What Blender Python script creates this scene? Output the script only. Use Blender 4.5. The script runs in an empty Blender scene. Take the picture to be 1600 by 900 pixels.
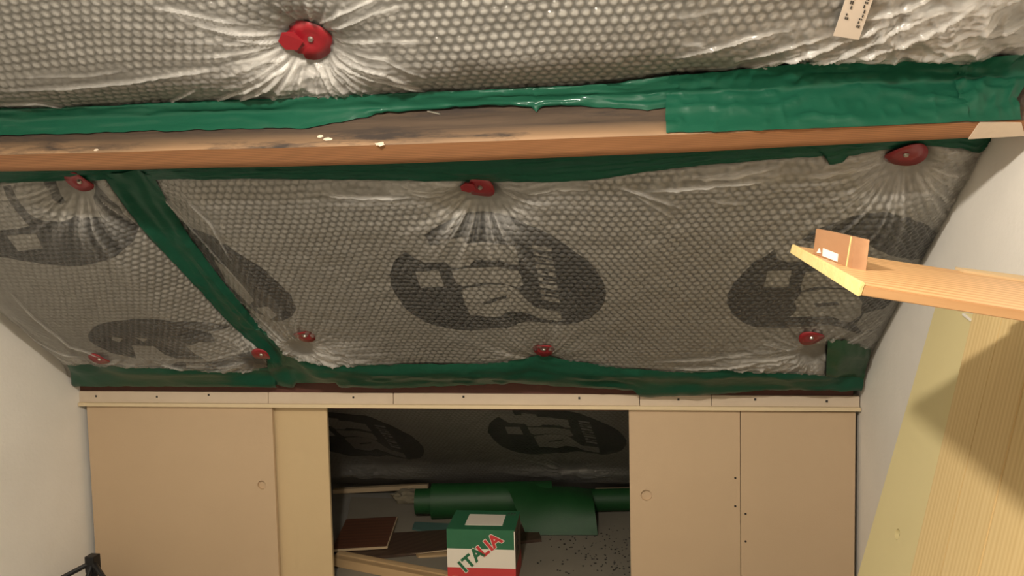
import bpy, bmesh, math, random
import numpy as np
from mathutils import Matrix, Vector

random.seed(7)
RNG = np.random.default_rng(11)
sc = bpy.context.scene
COL = sc.collection

# ------------------------------------------------------------------ camera, light, exposure
FPX = 1155.0
YAW, PITCH, ROLL = 0.1479623, 0.06424552, -0.02266485
CAM = np.array([0.0, 0.0, 1.27])
THETA = 0.66954895                       # pitch of the roof slope


def cam_axes():
    cy, sy = math.cos(YAW), math.sin(YAW)
    fwd = np.array([-sy, cy, 0.0]); right = np.array([cy, sy, 0.0]); up = np.array([0, 0, 1.0])
    f2 = fwd * math.cos(PITCH) - up * math.sin(PITCH)
    u2 = up * math.cos(PITCH) + fwd * math.sin(PITCH)
    r = right * math.cos(ROLL) + u2 * math.sin(ROLL)
    u = u2 * math.cos(ROLL) - right * math.sin(ROLL)
    return r, u, f2


CR, CU, CF = cam_axes()
cd = bpy.data.cameras.new('camera')
cd.sensor_width = 36.0
cd.lens = FPX * 36.0 / 1600.0
cd.clip_start = 0.02
cam = bpy.data.objects.new('camera', cd)
cam.matrix_world = Matrix(((CR[0], CU[0], -CF[0], CAM[0]), (CR[1], CU[1], -CF[1], CAM[1]),
                           (CR[2], CU[2], -CF[2], CAM[2]), (0, 0, 0, 1)))
COL.objects.link(cam)
sc.camera = cam

world = bpy.data.worlds.new('room_dark'); sc.world = world
world.use_nodes = True
world.node_tree.nodes['Background'].inputs[0].default_value = (1.0, 0.9, 0.78, 1)
world.node_tree.nodes['Background'].inputs[1].default_value = 0.02


def lamp(name, loc, watts, radius, color):
    l = bpy.data.lights.new(name, 'POINT'); l.energy = watts; l.shadow_soft_size = radius; l.color = color
    o = bpy.data.objects.new(name, l); o.location = loc; COL.objects.link(o)


lamp('attic_bulb', (-0.32, 0.38, 1.83), 78.0, 0.032, (1.0, 0.91, 0.79))
lamp('fill_light', (-0.9, -0.5, 2.32), 3.5, 0.03, (1.0, 0.91, 0.79))  # added fill, unseen behind the camera, for brightness and glints on the film

sc.view_settings.view_transform = 'Standard'
sc.view_settings.look = 'None'
sc.view_settings.gamma = 1.0
sc.view_settings.use_curve_mapping = False
sc.view_settings.exposure = 0.14


# ------------------------------------------------------------------ geometry helpers
def ray(x, y):
    d = CR * (x - 800.0) - CU * (y - 450.0) + CF * FPX
    return d / np.linalg.norm(d)


def hit(x, y, n, d):
    r = ray(x, y)
    return CAM + r * ((d - n @ CAM) / (n @ r))


EX, EY, EZ = np.eye(3)
onX = lambda x, y, X: hit(x, y, EX, X)
onY = lambda x, y, Y: hit(x, y, EY, Y)
onZ = lambda x, y, Z: hit(x, y, EZ, Z)


def at(x, y, z):
    return CAM + (CR * (x - 800.0) - CU * (y - 450.0) + CF * FPX) * (z / FPX)


KY = 2.5                                                     # knee wall front
XL, XR = -2.0405, 0.7593                                     # side walls
ORG = np.array([0, KY, onY(700, 608, KY)[2]])                # slope origin: above the knee wall trim
SV = np.array([0, -math.cos(THETA), math.sin(THETA)])        # up the slope
SN = np.array([0, -math.sin(THETA), -math.cos(THETA)])       # out of the slope into the room


def P(u, v, n):
    return np.array([u, 0, 0]) + ORG + SV * v + SN * n


def S(x, y, n=0.0):
    p = hit(x, y, SN, SN @ ORG + n)
    return p[0], (p - ORG) @ SV


def smooth(a):
    a = np.clip(a, 0, 1)
    return a * a * (3 - 2 * a)


_PERM = RNG.random((256, 256))


def vnoise(x, y, seed=0):
    x = np.asarray(x, float) + seed * 17.31; y = np.asarray(y, float) + seed * 9.77
    xi = np.floor(x).astype(int); yi = np.floor(y).astype(int)
    fx = x - xi; fy = y - yi
    fx = fx * fx * (3 - 2 * fx); fy = fy * fy * (3 - 2 * fy)
    g = lambda a, b: _PERM[a & 255, b & 255]
    return ((g(xi, yi) * (1 - fx) + g(xi + 1, yi) * fx) * (1 - fy) + (g(xi, yi + 1) * (1 - fx) + g(xi + 1, yi + 1) * fx) * fy)


def ridged(x, y, seed=0):
    return 1 - np.abs(2 * vnoise(x, y, seed) - 1)


def tag(o, label=None, cat=None, group=None, kind=None):
    if label: o['label'] = label
    if cat: o['category'] = cat
    if group: o['group'] = group
    if kind: o['kind'] = kind
    return o


def link(name, me, mat, parent=None, mw=None, shade=False):
    o = bpy.data.objects.new(name, me)
    if mat is not None and len(me.materials) == 0: me.materials.append(mat)
    COL.objects.link(o)
    if mw is not None: o.matrix_world = mw
    if parent is not None:
        o.parent = parent
        if parent.type == 'EMPTY' or True:
            o.matrix_parent_inverse = parent.matrix_world.inverted() if mw is not None or True else Matrix()
    if shade:
        me.polygons.foreach_set('use_smooth', np.ones(len(me.polygons), bool))
    return o


def empty(name, loc, label=None, cat=None, group=None, kind=None):
    o = bpy.data.objects.new(name, None); o.empty_display_size = 0.05
    o.matrix_world = Matrix.Translation(Vector(loc)); COL.objects.link(o)
    return tag(o, label, cat, group, kind)


def grid_mesh(name, pts, attrs=None, uv=None):
    """pts: (ny, nx, 3) -> quad mesh"""
    ny, nx, _ = pts.shape
    me = bpy.data.meshes.new(name)
    me.vertices.add(nx * ny); me.vertices.foreach_set('co', pts.reshape(-1).astype(np.float32))
    i = np.arange(nx * ny).reshape(ny, nx)
    q = np.stack([i[:-1, :-1], i[:-1, 1:], i[1:, 1:], i[1:, :-1]], -1).reshape(-1, 4)
    me.loops.add(q.size); me.loops.foreach_set('vertex_index', q.reshape(-1).astype(np.int32))
    me.polygons.add(len(q)); me.polygons.foreach_set('loop_start', (np.arange(len(q)) * 4).astype(np.int32))
    try: me.polygons.foreach_set('loop_total', np.full(len(q), 4, np.int32))
    except Exception: pass
    me.update(calc_edges=True)
    if uv is not None:
        l = me.uv_layers.new(name='sheet'); l.data.foreach_set('uv', uv.reshape(-1, 2)[q.reshape(-1)].reshape(-1).astype(np.float32))
    for k, a in (attrs or {}).items():
        at_ = me.attributes.new(k, 'FLOAT', 'POINT'); at_.data.foreach_set('value', a.reshape(-1).astype(np.float32))
    return me


def frame(o, ax, ay=None, az=None):
    ax = np.array(ax, float); ax = ax / np.linalg.norm(ax)
    if az is not None:
        az = np.array(az, float); az = az - ax * (az @ ax); az /= np.linalg.norm(az); ay = np.cross(az, ax)
    else:
        ay = np.array(ay, float); ay = ay - ax * (ay @ ax); ay /= np.linalg.norm(ay); az = np.cross(ax, ay)
    return Matrix(((ax[0], ay[0], az[0], o[0]), (ax[1], ay[1], az[1], o[1]), (ax[2], ay[2], az[2], o[2]), (0, 0, 0, 1)))


def box_mesh(name, lo, hi, bevel=0.0):
    bm = bmesh.new()
    bmesh.ops.create_cube(bm, size=1.0)
    for v in bm.verts:
        v.co = Vector([lo[k] + (v.co[k] + .5) * (hi[k] - lo[k]) for k in range(3)])
    if bevel: bmesh.ops.bevel(bm, geom=list(bm.edges), offset=bevel, segments=2, affect='EDGES', profile=.6)
    me = bpy.data.meshes.new(name); bm.to_mesh(me); bm.free()
    return me


def box(name, lo, hi, mat, parent=None, bevel=0.0, mw=None):
    return link(name, box_mesh(name, lo, hi, bevel), mat, parent, mw if mw is not None else Matrix())


def hexa(name, pts, mat, parent=None, mw=None, bevel=0.0):
    """pts: 4 bottom + 4 top world corners; mw a local frame for the grain"""
    mw = mw or Matrix(); inv = mw.inverted()
    bm = bmesh.new()
    v = [bm.verts.new(inv @ Vector(p)) for p in pts]
    for f in ((3, 2, 1, 0), (4, 5, 6, 7), (0, 1, 5, 4), (1, 2, 6, 5), (2, 3, 7, 6), (3, 0, 4, 7)): bm.faces.new([v[k] for k in f])
    bmesh.ops.recalc_face_normals(bm, faces=list(bm.faces))
    if bevel: bmesh.ops.bevel(bm, geom=list(bm.edges), offset=bevel, segments=2, affect='EDGES')
    me = bpy.data.meshes.new(name); bm.to_mesh(me); bm.free()
    return link(name, me, mat, parent, mw)


def prism(name, outline, n_vec, thick, mat, parent=None, mw=None):
    """extruded planar outline (world points) along -n_vec"""
    mw = mw or Matrix(); inv = mw.inverted()
    bm = bmesh.new()
    a = [bm.verts.new(inv @ Vector(p)) for p in outline]
    b = [bm.verts.new(inv @ Vector(np.array(p) - np.array(n_vec) * thick)) for p in outline]
    k = len(a)
    bm.faces.new(a); bm.faces.new(b[::-1])
    for i in range(k): bm.faces.new((a[i], b[i], b[(i + 1) % k], a[(i + 1) % k]))
    bmesh.ops.recalc_face_normals(bm, faces=list(bm.faces))
    me = bpy.data.meshes.new(name); bm.to_mesh(me); bm.free()
    return link(name, me, mat, parent, mw)


# ------------------------------------------------------------------ materials
class M:
    def __init__(s, name):
        s.m = bpy.data.materials.new(name); s.m.use_nodes = True
        s.nt = s.m.node_tree; s.b = s.nt.nodes['Principled BSDF']; s.l = s.nt.links
    def n(s, t, **kw):
        x = s.nt.nodes.new(t)
        for k, v in kw.items():
            if k in x.inputs: x.inputs[k].default_value = v
            else: setattr(x, k, v)
        return x
    def set(s, **kw):
        for k, v in kw.items():
            s.b.inputs[k.replace('_', ' ')].default_value = v if not isinstance(v, tuple) else (*v, 1)
        return s
    def coord(s, scale=(1, 1, 1), kind='Object', rot=(0, 0, 0)):
        t = s.n('ShaderNodeTexCoord'); mp = s.n('ShaderNodeMapping')
        mp.inputs['Scale'].default_value = scale; mp.inputs['Rotation'].default_value = rot
        s.l.new(t.outputs[kind], mp.inputs[0]); return mp.outputs[0]
    def noise(s, vec, scale, detail=4, rough=.6, dist=0.0):
        x = s.n('ShaderNodeTexNoise'); x.inputs['Scale'].default_value = scale; x.inputs['Detail'].default_value = detail
        x.inputs['Roughness'].default_value = rough; x.inputs['Distortion'].default_value = dist
        s.l.new(vec, x.inputs['Vector']); return x.outputs['Fac']
    def ramp(s, fac, stops):
        r = s.n('ShaderNodeValToRGB'); e = r.color_ramp.elements
        while len(e) < len(stops): e.new(.5)
        for k, (p, c) in enumerate(stops): e[k].position = p; e[k].color = (*c, 1)
        s.l.new(fac, r.inputs[0]); return r.outputs[0]
    def mix(s, a, b, fac, mode='MIX'):
        x = s.n('ShaderNodeMix', data_type='RGBA', blend_type=mode)
        for sock, v in ((x.inputs[0], fac), (x.inputs[6], a), (x.inputs[7], b)):
            if isinstance(v, (int, float)): sock.default_value = v
            elif isinstance(v, tuple): sock.default_value = (*v, 1)
            else: s.l.new(v, sock)
        return x.outputs[2]
    def color(s, out): s.l.new(out, s.b.inputs['Base Color']); return s
    def bump(s, h, strength, dist=.01):
        x = s.n('ShaderNodeBump'); x.inputs['Strength'].default_value = strength; x.inputs['Distance'].default_value = dist
        s.l.new(h, x.inputs['Height']); s.l.new(x.outputs[0], s.b.inputs['Normal']); return s


def plaster(name, c, c2, marks=.0):
    m = M(name); v = m.coord()
    a = m.noise(v, 2.2, 5, .6); b = m.noise(v, 90, 3)
    col = m.ramp(a, [(.35, c2), (.62, c)])
    m.color(col).bump(m.mix(m.noise(v, 9, 4), b, .25), .35, .006).set(Roughness=.85)
    return m.m


def wood(name, light, dark, scale=(2.0, 30, 30), rings=7.0, rough=.6, contrast=1.0, dirt=None):
    """grain runs along local x"""
    m = M(name); v = m.coord(scale)
    n1 = m.noise(v, 1.0, 5, .65, .6)
    w = m.n('ShaderNodeTexWave', wave_type='BANDS', bands_direction='Y'); w.inputs['Scale'].default_value = rings / 30
    w.inputs['Distortion'].default_value = 5.0; w.inputs['Detail'].default_value = 2.0; w.inputs['Detail Scale'].default_value = .4
    m.l.new(v, w.inputs['Vector'])
    f = m.n('ShaderNodeMath', operation='MULTIPLY'); m.l.new(n1, f.inputs[0]); f.inputs[1].default_value = .55
    g = m.n('ShaderNodeMath', operation='MULTIPLY_ADD'); m.l.new(w.outputs['Fac'], g.inputs[0]); g.inputs[1].default_value = .45 * contrast
    m.l.new(f.outputs[0], g.inputs[2])
    col = m.ramp(g.outputs[0], [(.15, dark), (.75, light)])
    if dirt:
        d = m.noise(m.coord((1.3, 5, 5)), 2.0, 6, .7)
        col = m.mix(col, dirt, m.ramp(d, [(.42, (0, 0, 0)), (.68, (1, 1, 1))]))
    m.color(col).bump(n1, .15, .003).set(Roughness=rough)
    return m.m


def plain(name, c, rough=.5, c2=None, nscale=12.0, bump=.0, bscale=150, coat=0.0, metal=0.0):
    m = M(name); v = m.coord()
    if c2: m.color(m.mix(c, c2, m.noise(v, nscale, 4)))
    else: m.set(Base_Color=c)
    if bump: m.bump(m.noise(v, bscale, 3), bump, .003)
    m.set(Roughness=rough, Coat_Weight=coat, Metallic=metal)
    return m.m


def dome(m):
    """the same bubble rows for the shader: 0 between bubbles .. 1 on top, times the sheet's calm"""
    uvn = m.n('ShaderNodeUVMap', uv_map='sheet'); ds = []
    for o in (.5, 1.0):
        x = m.n('ShaderNodeVectorMath', operation='MULTIPLY_ADD'); m.l.new(uvn.outputs[0], x.inputs[0])
        x.inputs[1].default_value = (1 / .0205, 1 / (1.7320508 * .0205), 0); x.inputs[2].default_value = (o + 200, o + 200, 0)
        f = m.n('ShaderNodeVectorMath', operation='FRACTION'); m.l.new(x.outputs[0], f.inputs[0])
        d = m.n('ShaderNodeVectorMath', operation='MULTIPLY_ADD'); m.l.new(f.outputs[0], d.inputs[0])
        d.inputs[1].default_value = (1, 1.7320508, 0); d.inputs[2].default_value = (-.5, -.8660254, 0)
        ln = m.n('ShaderNodeVectorMath', operation='LENGTH'); m.l.new(d.outputs[0], ln.inputs[0]); ds.append(ln.outputs['Value'])
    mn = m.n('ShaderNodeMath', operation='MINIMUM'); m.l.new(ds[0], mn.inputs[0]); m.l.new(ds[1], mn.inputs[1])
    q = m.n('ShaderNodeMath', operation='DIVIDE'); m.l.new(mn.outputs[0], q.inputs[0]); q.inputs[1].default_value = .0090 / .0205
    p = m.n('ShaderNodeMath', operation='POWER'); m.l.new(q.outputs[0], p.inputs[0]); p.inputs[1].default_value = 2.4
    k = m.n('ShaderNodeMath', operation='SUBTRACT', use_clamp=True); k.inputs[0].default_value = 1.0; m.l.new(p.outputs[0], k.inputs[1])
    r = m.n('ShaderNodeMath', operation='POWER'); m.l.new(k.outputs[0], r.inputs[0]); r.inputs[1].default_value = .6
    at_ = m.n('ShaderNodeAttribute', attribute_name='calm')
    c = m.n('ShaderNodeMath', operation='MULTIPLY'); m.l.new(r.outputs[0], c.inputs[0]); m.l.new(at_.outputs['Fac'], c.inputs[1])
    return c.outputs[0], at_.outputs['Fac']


def foil_material(name):
    """printed insulation under the clear bubble film"""
    m = M(name); v = m.coord()
    a = m.n('ShaderNodeAttribute', attribute_name='ink')
    mr = m.n('ShaderNodeMapRange'); mr.inputs['From Min'].default_value = -.0012; mr.inputs['From Max'].default_value = .0012
    m.l.new(a.outputs['Fac'], mr.inputs['Value'])
    foil = m.mix((.41, .388, .352), (.325, .308, .28), m.noise(v, 5, 4))
    foil = m.mix(foil, m.mix((.20, .19, .173), (.43, .41, .375), m.noise(v, 75, 3, .6)), .45)
    wear = m.mix((.006, .007, .0065), (.018, .018, .017), m.noise(v, 14, 5))
    dm, calm = dome(m)
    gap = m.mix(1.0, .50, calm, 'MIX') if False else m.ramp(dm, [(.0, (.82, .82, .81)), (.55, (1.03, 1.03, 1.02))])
    seen = m.mix((1, 1, 1), gap, calm)  # darker between bubbles: the film's refraction shading put into the foil colour
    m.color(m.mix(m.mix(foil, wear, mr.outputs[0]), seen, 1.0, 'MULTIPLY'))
    m.set(Roughness=.6, Specular_IOR_Level=.2)
    m.bump(m.noise(v, 120, 3, .6), .3, .003)
    return m.m


def clear_film_material(name):
    m = M(name); v = m.coord(); nt = m.nt
    nt.nodes.remove(m.b)
    out = [x for x in nt.nodes if x.type == 'OUTPUT_MATERIAL'][0]
    bp = m.n('ShaderNodeBump'); bp.inputs['Strength'].default_value = .55; bp.inputs['Distance'].default_value = .004
    dm, calm = dome(m)
    m.l.new(m.mix(m.noise(v, 130, 4, .7), m.noise(v, 45, 3, .6, .5), .5), bp.inputs['Height'])
    b2 = m.n('ShaderNodeBump'); b2.inputs['Strength'].default_value = .6; b2.inputs['Distance'].default_value = .0035
    m.l.new(dm, b2.inputs['Height']); m.l.new(bp.outputs[0], b2.inputs['Normal']); bp = b2
    tr = m.n('ShaderNodeBsdfTransparent'); tr.inputs[0].default_value = (.97, .97, .96, 1)
    df = m.n('ShaderNodeBsdfDiffuse'); df.inputs[0].default_value = (.85, .83, .79, 1); m.l.new(bp.outputs[0], df.inputs['Normal'])
    gl = m.n('ShaderNodeBsdfGlossy'); gl.inputs['Color'].default_value = (.95, .95, .94, 1); gl.inputs['Roughness'].default_value = .07; m.l.new(bp.outputs[0], gl.inputs['Normal'])
    lw = m.n('ShaderNodeFresnel'); lw.inputs['IOR'].default_value = 1.5; m.l.new(bp.outputs[0], lw.inputs['Normal'])
    sc_ = m.n('ShaderNodeMath', operation='MULTIPLY_ADD', use_clamp=True); sc_.inputs[1].default_value = .8; sc_.inputs[2].default_value = .012; m.l.new(lw.outputs[0], sc_.inputs[0])
    m1 = m.n('ShaderNodeMixShader'); fo = m.n('ShaderNodeAttribute', attribute_name='fold'); fm = m.n('ShaderNodeMath', operation='MULTIPLY_ADD', use_clamp=True); m.l.new(fo.outputs['Fac'], fm.inputs[0]); fm.inputs[1].default_value = .36; fm.inputs[2].default_value = .05; m.l.new(fm.outputs[0], m1.inputs[0]); m.l.new(tr.outputs[0], m1.inputs[1]); m.l.new(df.outputs[0], m1.inputs[2])
    m2 = m.n('ShaderNodeMixShader'); m.l.new(sc_.outputs[0], m2.inputs[0]); m.l.new(m1.outputs[0], m2.inputs[1]); m.l.new(gl.outputs[0], m2.inputs[2])
    m.l.new(m2.outputs[0], out.inputs['Surface'])
    return m.m


def tape_material(name, c, c2):
    m = M(name); v = m.coord((1, 2, 2))
    m.color(m.mix(c, c2, m.noise(v, 9, 5)))
    m.set(Roughness=.42, Specular_IOR_Level=.16, Coat_Weight=.10, Coat_Roughness=.08)
    m.bump(m.noise(v, 28, 5, .6, .5), .16, .006)
    return m.m


def beam_side_material():
    m = M('weathered_beam'); v = m.coord((2.5, 40, 40))
    n1 = m.noise(v, 1.0, 5, .65, .6)
    col = m.ramp(n1, [(.25, (.030, .019, .012)), (.7, (.085, .055, .034))])
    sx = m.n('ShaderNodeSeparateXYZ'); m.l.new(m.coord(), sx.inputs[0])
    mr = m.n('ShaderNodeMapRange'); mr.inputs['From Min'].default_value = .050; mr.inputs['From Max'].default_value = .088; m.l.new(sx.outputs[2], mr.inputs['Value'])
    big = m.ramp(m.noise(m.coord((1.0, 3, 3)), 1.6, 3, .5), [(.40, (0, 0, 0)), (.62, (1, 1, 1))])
    lit_edge = m.mix(mr.outputs[0], big, 1.0, 'MULTIPLY')
    col = m.mix(col, (.26, .155, .08), lit_edge)  # paler patches towards the arris: light on the edge painted into the colour
    stain = m.ramp(m.noise(m.coord((1.6, 9, 9)), 2.4, 6, .7), [(.52, (0, 0, 0)), (.66, (1, 1, 1))])
    m.color(m.mix(col, (.030, .021, .016), stain)).bump(n1, .2, .003).set(Roughness=.75)
    return m.m


MAT = dict(
    wall=plaster('painted_plaster', (.87, .835, .77), (.81, .775, .71)),
    slab=plain('foil_backing', (.35, .33, .30), .6, (.28, .26, .24)),
    floor_room=plain('grey_floor', (.30, .285, .25), .75, (.22, .21, .18), 6, .2),
    board=plain('grey_chipboard', (.27, .24, .185), .8, (.20, .175, .135), 7, .25, 260),
    mdf=plain('tan_hardboard', (.57, .42, .27), .55, (.51, .37, .235), 3.0, .12, 300),
    mdf2=plain('tan_hardboard_pale', (.60, .45, .26), .55, (.55, .41, .23), 3.0, .12, 300),
    mdf_pale=plain('pale_hardboard', (.78, .68, .37), .5, (.70, .60, .31), 2.0, .1, 300),
    pine=wood('pale_pine', (.86, .68, .36), (.65, .46, .205), (.6, 46, 46), 16.0, .5, .45),
    beam=wood('old_beam', (.36, .165, .068), (.20, .088, .036), (3, 30, 30), 70.0, .7, .9),
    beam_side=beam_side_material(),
    plank=wood('orange_pine', (.70, .43, .20), (.46, .235, .09), (2.2, 34, 34), 14.0, .45, 1.0),
    endgrain=plain('fresh_end_grain', (.80, .64, .30), .7, (.66, .48, .18), 40, .4, 120),
    ply=wood('plywood_block', (.48, .27, .14), (.30, .15, .07), (6, 30, 30), 9.0, .65, .7),
    hole_dark=plain('hole_shade_brown', (.05, .028, .014), .8),
    batten=plain('painted_batten', (.66, .55, .42), .6, (.55, .44, .33), 9, .2, 90),
    ledge=plain('ledge_edge', (.72, .59, .38), .55, (.66, .52, .33), 10, .1),
    redwood=plain('dark_red_wood', (.11, .035, .02), .7, (.07, .022, .014), 20),
    foil=foil_material('printed_foil'),
    film=clear_film_material('clear_bubble_film'),
    tape=tape_material('green_tape', (.007, .062, .034), (.011, .082, .047)),
    tape_pale=tape_material('green_tape_on_film', (.025, .085, .035), (.018, .062, .03)),
    red=plain('red_plastic', (.27, .009, .016), .4, (.20, .006, .011), 25, .15, 60, .3),
    steel=plain('screw_steel', (.45, .42, .36), .35, metal=.9),
    dark=plain('dark_metal', (.03, .025, .022), .5),
    black=plain('black_plastic', (.007, .007, .008), .42),
    white=plain('white_sticker', (.80, .75, .66), .6),
    sticker=plain('clear_label', (.58, .50, .42), .35, coat=.5),
    tan=plain('brown_paper', (.55, .40, .22), .7),
    membrane=plain('green_membrane', (.007, .068, .014), .55, (.005, .048, .010), 20, .2, 200),
    laminate=wood('dark_laminate', (.15, .058, .030), (.07, .028, .016), (3, 30, 30), 9.0, .4, .7),
    laminate2=wood('umber_laminate', (.085, .050, .032), (.045, .026, .018), (3, 30, 30), 9.0, .45, .7),
    core=plain('laminate_core', (.48, .36, .22), .8),
    stick=wood('raw_batten', (.52, .36, .19), (.36, .23, .11), (3, 30, 30), 8.0, .7, .8),
    teal=plain('teal_offcut', (.07, .14, .12), .6),
    wool=plain('insulation_wool', (.26, .225, .15), .95, (.16, .135, .09), 30),
    box_green=plain('carton_green', (.030, .150, .070), .5, (.022, .12, .055), 15),
    box_white=plain('carton_white', (.74, .68, .58), .55),
    box_red=plain('carton_red', (.52, .045, .045), .5),
    box_side=plain('carton_side', (.24, .17, .12), .6, (.17, .12, .085), 30),
    ink_green=plain('print_green', (.015, .12, .05), .55),
    ink_red=plain('print_red', (.55, .04, .04), .55),
    ink_dark=plain('print_dark', (.05, .045, .04), .6),
    crumb=plain('dark_crumbs', (.025, .022, .02), .9),
)

# ------------------------------------------------------------------ the room
def struct(name, lo, hi, mat, mw=None, bevel=0.0):
    return tag(box(name, lo, hi, mat, None, bevel, mw), kind='structure')


CEIL = 2.47
struct('floor', (XL - .1, -1.9, -.1), (XR + .1, 3.95, 0), MAT['floor_room'])
struct('wall_left', (XL - .1, -1.9, 0), (XL, 3.95, 2.6), MAT['wall'])
struct('wall_right', (XR, -1.9, 0), (XR + .1, 3.95, 2.6), MAT['wall'])
struct('wall_back', (XL, -1.9, 0), (XR, -1.8, 2.6), MAT['wall'])
struct('wall_front', (XL, 3.85, 0), (XR, 3.95, .6), MAT['redwood'])
slope_mw = frame(P(0, 0, 0), EX, SV)      # local x=u, y=v, z=into the room
struct('ceiling_slope', (XL, -1.75, -.20), (XR, 2.72, -.14), MAT['slab'], slope_mw)
struct('ceiling', (XL, -1.9, CEIL), (XR, .42, CEIL + .06), MAT['wall'])

# knee wall: batten of short boards, ledge, plate, head of the opening
knee = tag(empty('trim_1', (0, KY, onY(700, 620, KY)[2])), kind='structure')
edges = [124, 420, 615, 1000, 1112, 1344]
for a, b in zip(edges[:-1], edges[1:]):
    p0, p1 = onY(a, 611 + (a - 124) * .0066, KY), onY(b - .8, 611 + (b - 124) * .0066, KY)
    q0, q1 = onY(a, 630 + (a - 124) * .007, KY), onY(b - .8, 630 + (b - 124) * .007, KY)
    off = np.array([0, random.uniform(-.003, .0), 0]); bk = np.array([0, .028, 0])
    hexa('board', [q0 + off, q1 + off, q1 + bk, q0 + bk, p0 + off, p1 + off, p1 + bk, p0 + bk], MAT['batten'], knee, None, .0015)
for x, y in ((150, 619), (326, 617), (245, 620), (552, 621), (724, 620), (905, 622), (1060, 624), (1292, 627), (1180, 624)):
    c = onY(x, y, KY - .003)
    box('nail', (c[0] - .0035, c[1] - .001, c[2] - .004), (c[0] + .0035, c[1] + .01, c[2] + .0035), MAT['dark'], knee, .001)
l0, l1 = onY(122, 632, KY - .012), onY(1345, 640, KY - .012)
lm = frame(l0, l1 - l0, None, EZ)
L = float(np.linalg.norm(l1 - l0))
tag(link('trim_2', box_mesh('trim_2', (0, -.002, -.0065), (L, .045, .0065), .0015), MAT['ledge'], None, lm), kind='structure')
w0, w1 = onY(118, 604, KY + .002), onY(1348, 611, KY + .002)
wm = frame(w0, w1 - w0, None, EZ)
tag(link('trim_3', box_mesh('trim_3', (0, .004, -.03), (L, .07, .022), .002), MAT['redwood'], None, wm), kind='structure')
tag(link('trim_4', box_mesh('trim_4', (0, .005, -.012), (L, .07, .012), .002), MAT['redwood'], None,
         frame(onY(122, 632, KY + .05), l1 - l0, None, EZ)), kind='structure')

# ------------------------------------------------------------------ sliding doors with round finger pulls
def holed_panel(name, w, h, t, cx, cz, r, depth, mat, parent, mw, through=False):
    """panel in local x (width), z (height), front at y=0; blind round recess"""
    N = 40
    ang = sorted(list(np.linspace(-math.pi, math.pi, N, endpoint=False)) + [math.atan2(z - cz, x - cx) for x in (0, w) for z in (0, h)])
    bm = bmesh.new(); out, inn, dep, bak = [], [], [], []
    for a in ang:
        c, s_ = math.cos(a), math.sin(a); ts = []
        if c > 1e-9: ts.append((w - cx) / c)
        if c < -1e-9: ts.append(-cx / c)
        if s_ > 1e-9: ts.append((h - cz) / s_)
        if s_ < -1e-9: ts.append(-cz / s_)
        k = min(ts); x, z = cx + c * k, cz + s_ * k
        out.append(bm.verts.new((x, 0, z))); bak.append(bm.verts.new((x, t, z)))
        inn.append(bm.verts.new((cx + r * c, 0, cz + r * s_))); dep.append(bm.verts.new((cx + r * c, depth, cz + r * s_)))
    n = len(ang)
    for i in range(n):
        j = (i + 1) % n
        bm.faces.new((out[i], out[j], inn[j], inn[i])); bm.faces.new((inn[i], inn[j], dep[j], dep[i])); bm.faces.new((out[j], out[i], bak[i], bak[j]))
    if through:
        for i in range(n): bm.faces.new((dep[i], dep[(i + 1) % n], bak[(i + 1) % n], bak[i]))
    else: bm.faces.new(dep); bm.faces.new(bak[::-1])
    bmesh.ops.recalc_face_normals(bm, faces=list(bm.faces))
    me = bpy.data.meshes.new(name); bm.to_mesh(me); bm.free()
    return link(name, me, mat, parent, mw)


DT = onY(136, 633, KY)[2] + .004            # head height of the doors
def door_at(xa, xb, Y):
    return onY(xa, 760, Y)[0], onY(xb, 760, Y)[0]


xa, _ = door_at(143, 431, KY + .004); xb = onY(430, 760, KY + .004)[0]
dm = Matrix.Translation((xa, KY + .004, .004))
c = onY(409, 758, KY + .004)
d1 = empty('sliding_door', (xa, KY, 0), 'tan hardboard sliding door with round finger hole, beside the left wall', 'door', 'sliding doors of the knee wall')
holed_panel('panel', xb - xa, DT - .004, .014, c[0] - xa, c[2] - .004, .0165, .010, MAT['mdf'], d1, dm)
Y2 = KY + .026
xa2, xb2 = onY(380, 760, Y2)[0], onY(515, 760, Y2)[0]
d2 = empty('sliding_door', (xa2, Y2, 0), 'narrow visible strip of sliding door standing behind the left door, edging the opening', 'door', 'sliding doors of the knee wall')
box('panel', (xa2, Y2, .004), (xb2, Y2 + .014, DT - .004), MAT['mdf2'], d2, .001)
d3 = empty('sliding_door', (onY(1158, 760, KY)[0], KY, 0), 'tan sliding door of two joined panels with four screws, beside the right wall', 'door', 'sliding doors of the knee wall')
xa, xb, xe = onY(984, 760, KY + .006)[0], onY(1156.4, 760, KY + .006)[0], onY(1336, 760, KY + .006)[0]
c = onY(1010, 774, KY + .006)
holed_panel('panel', xb - xa, DT, .014, c[0] - xa, c[2] - .004, .019, .010, MAT['mdf'], d3, Matrix.Translation((xa, KY + .006, .004)))
box('panel', (xb + .0022, KY + .0055, .004), (xe, KY + .0195, DT), MAT['mdf'], d3, .0007)
for x, y in ((1149, 747), (1149, 791), (1165, 803), (1165, 846)):
    c = onY(x, y, KY + .005)
    bm = bmesh.new(); bmesh.ops.create_cone(bm, cap_ends=True, segments=14, radius1=.0045, radius2=.003, depth=.006,
                                            matrix=Matrix.Translation((c[0], KY + .006, c[2])) @ Matrix.Rotation(math.pi / 2, 4, 'X'))
    me = bpy.data.meshes.new('screw'); bm.to_mesh(me); bm.free(); link('screw', me, MAT['dark'], d3)

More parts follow.
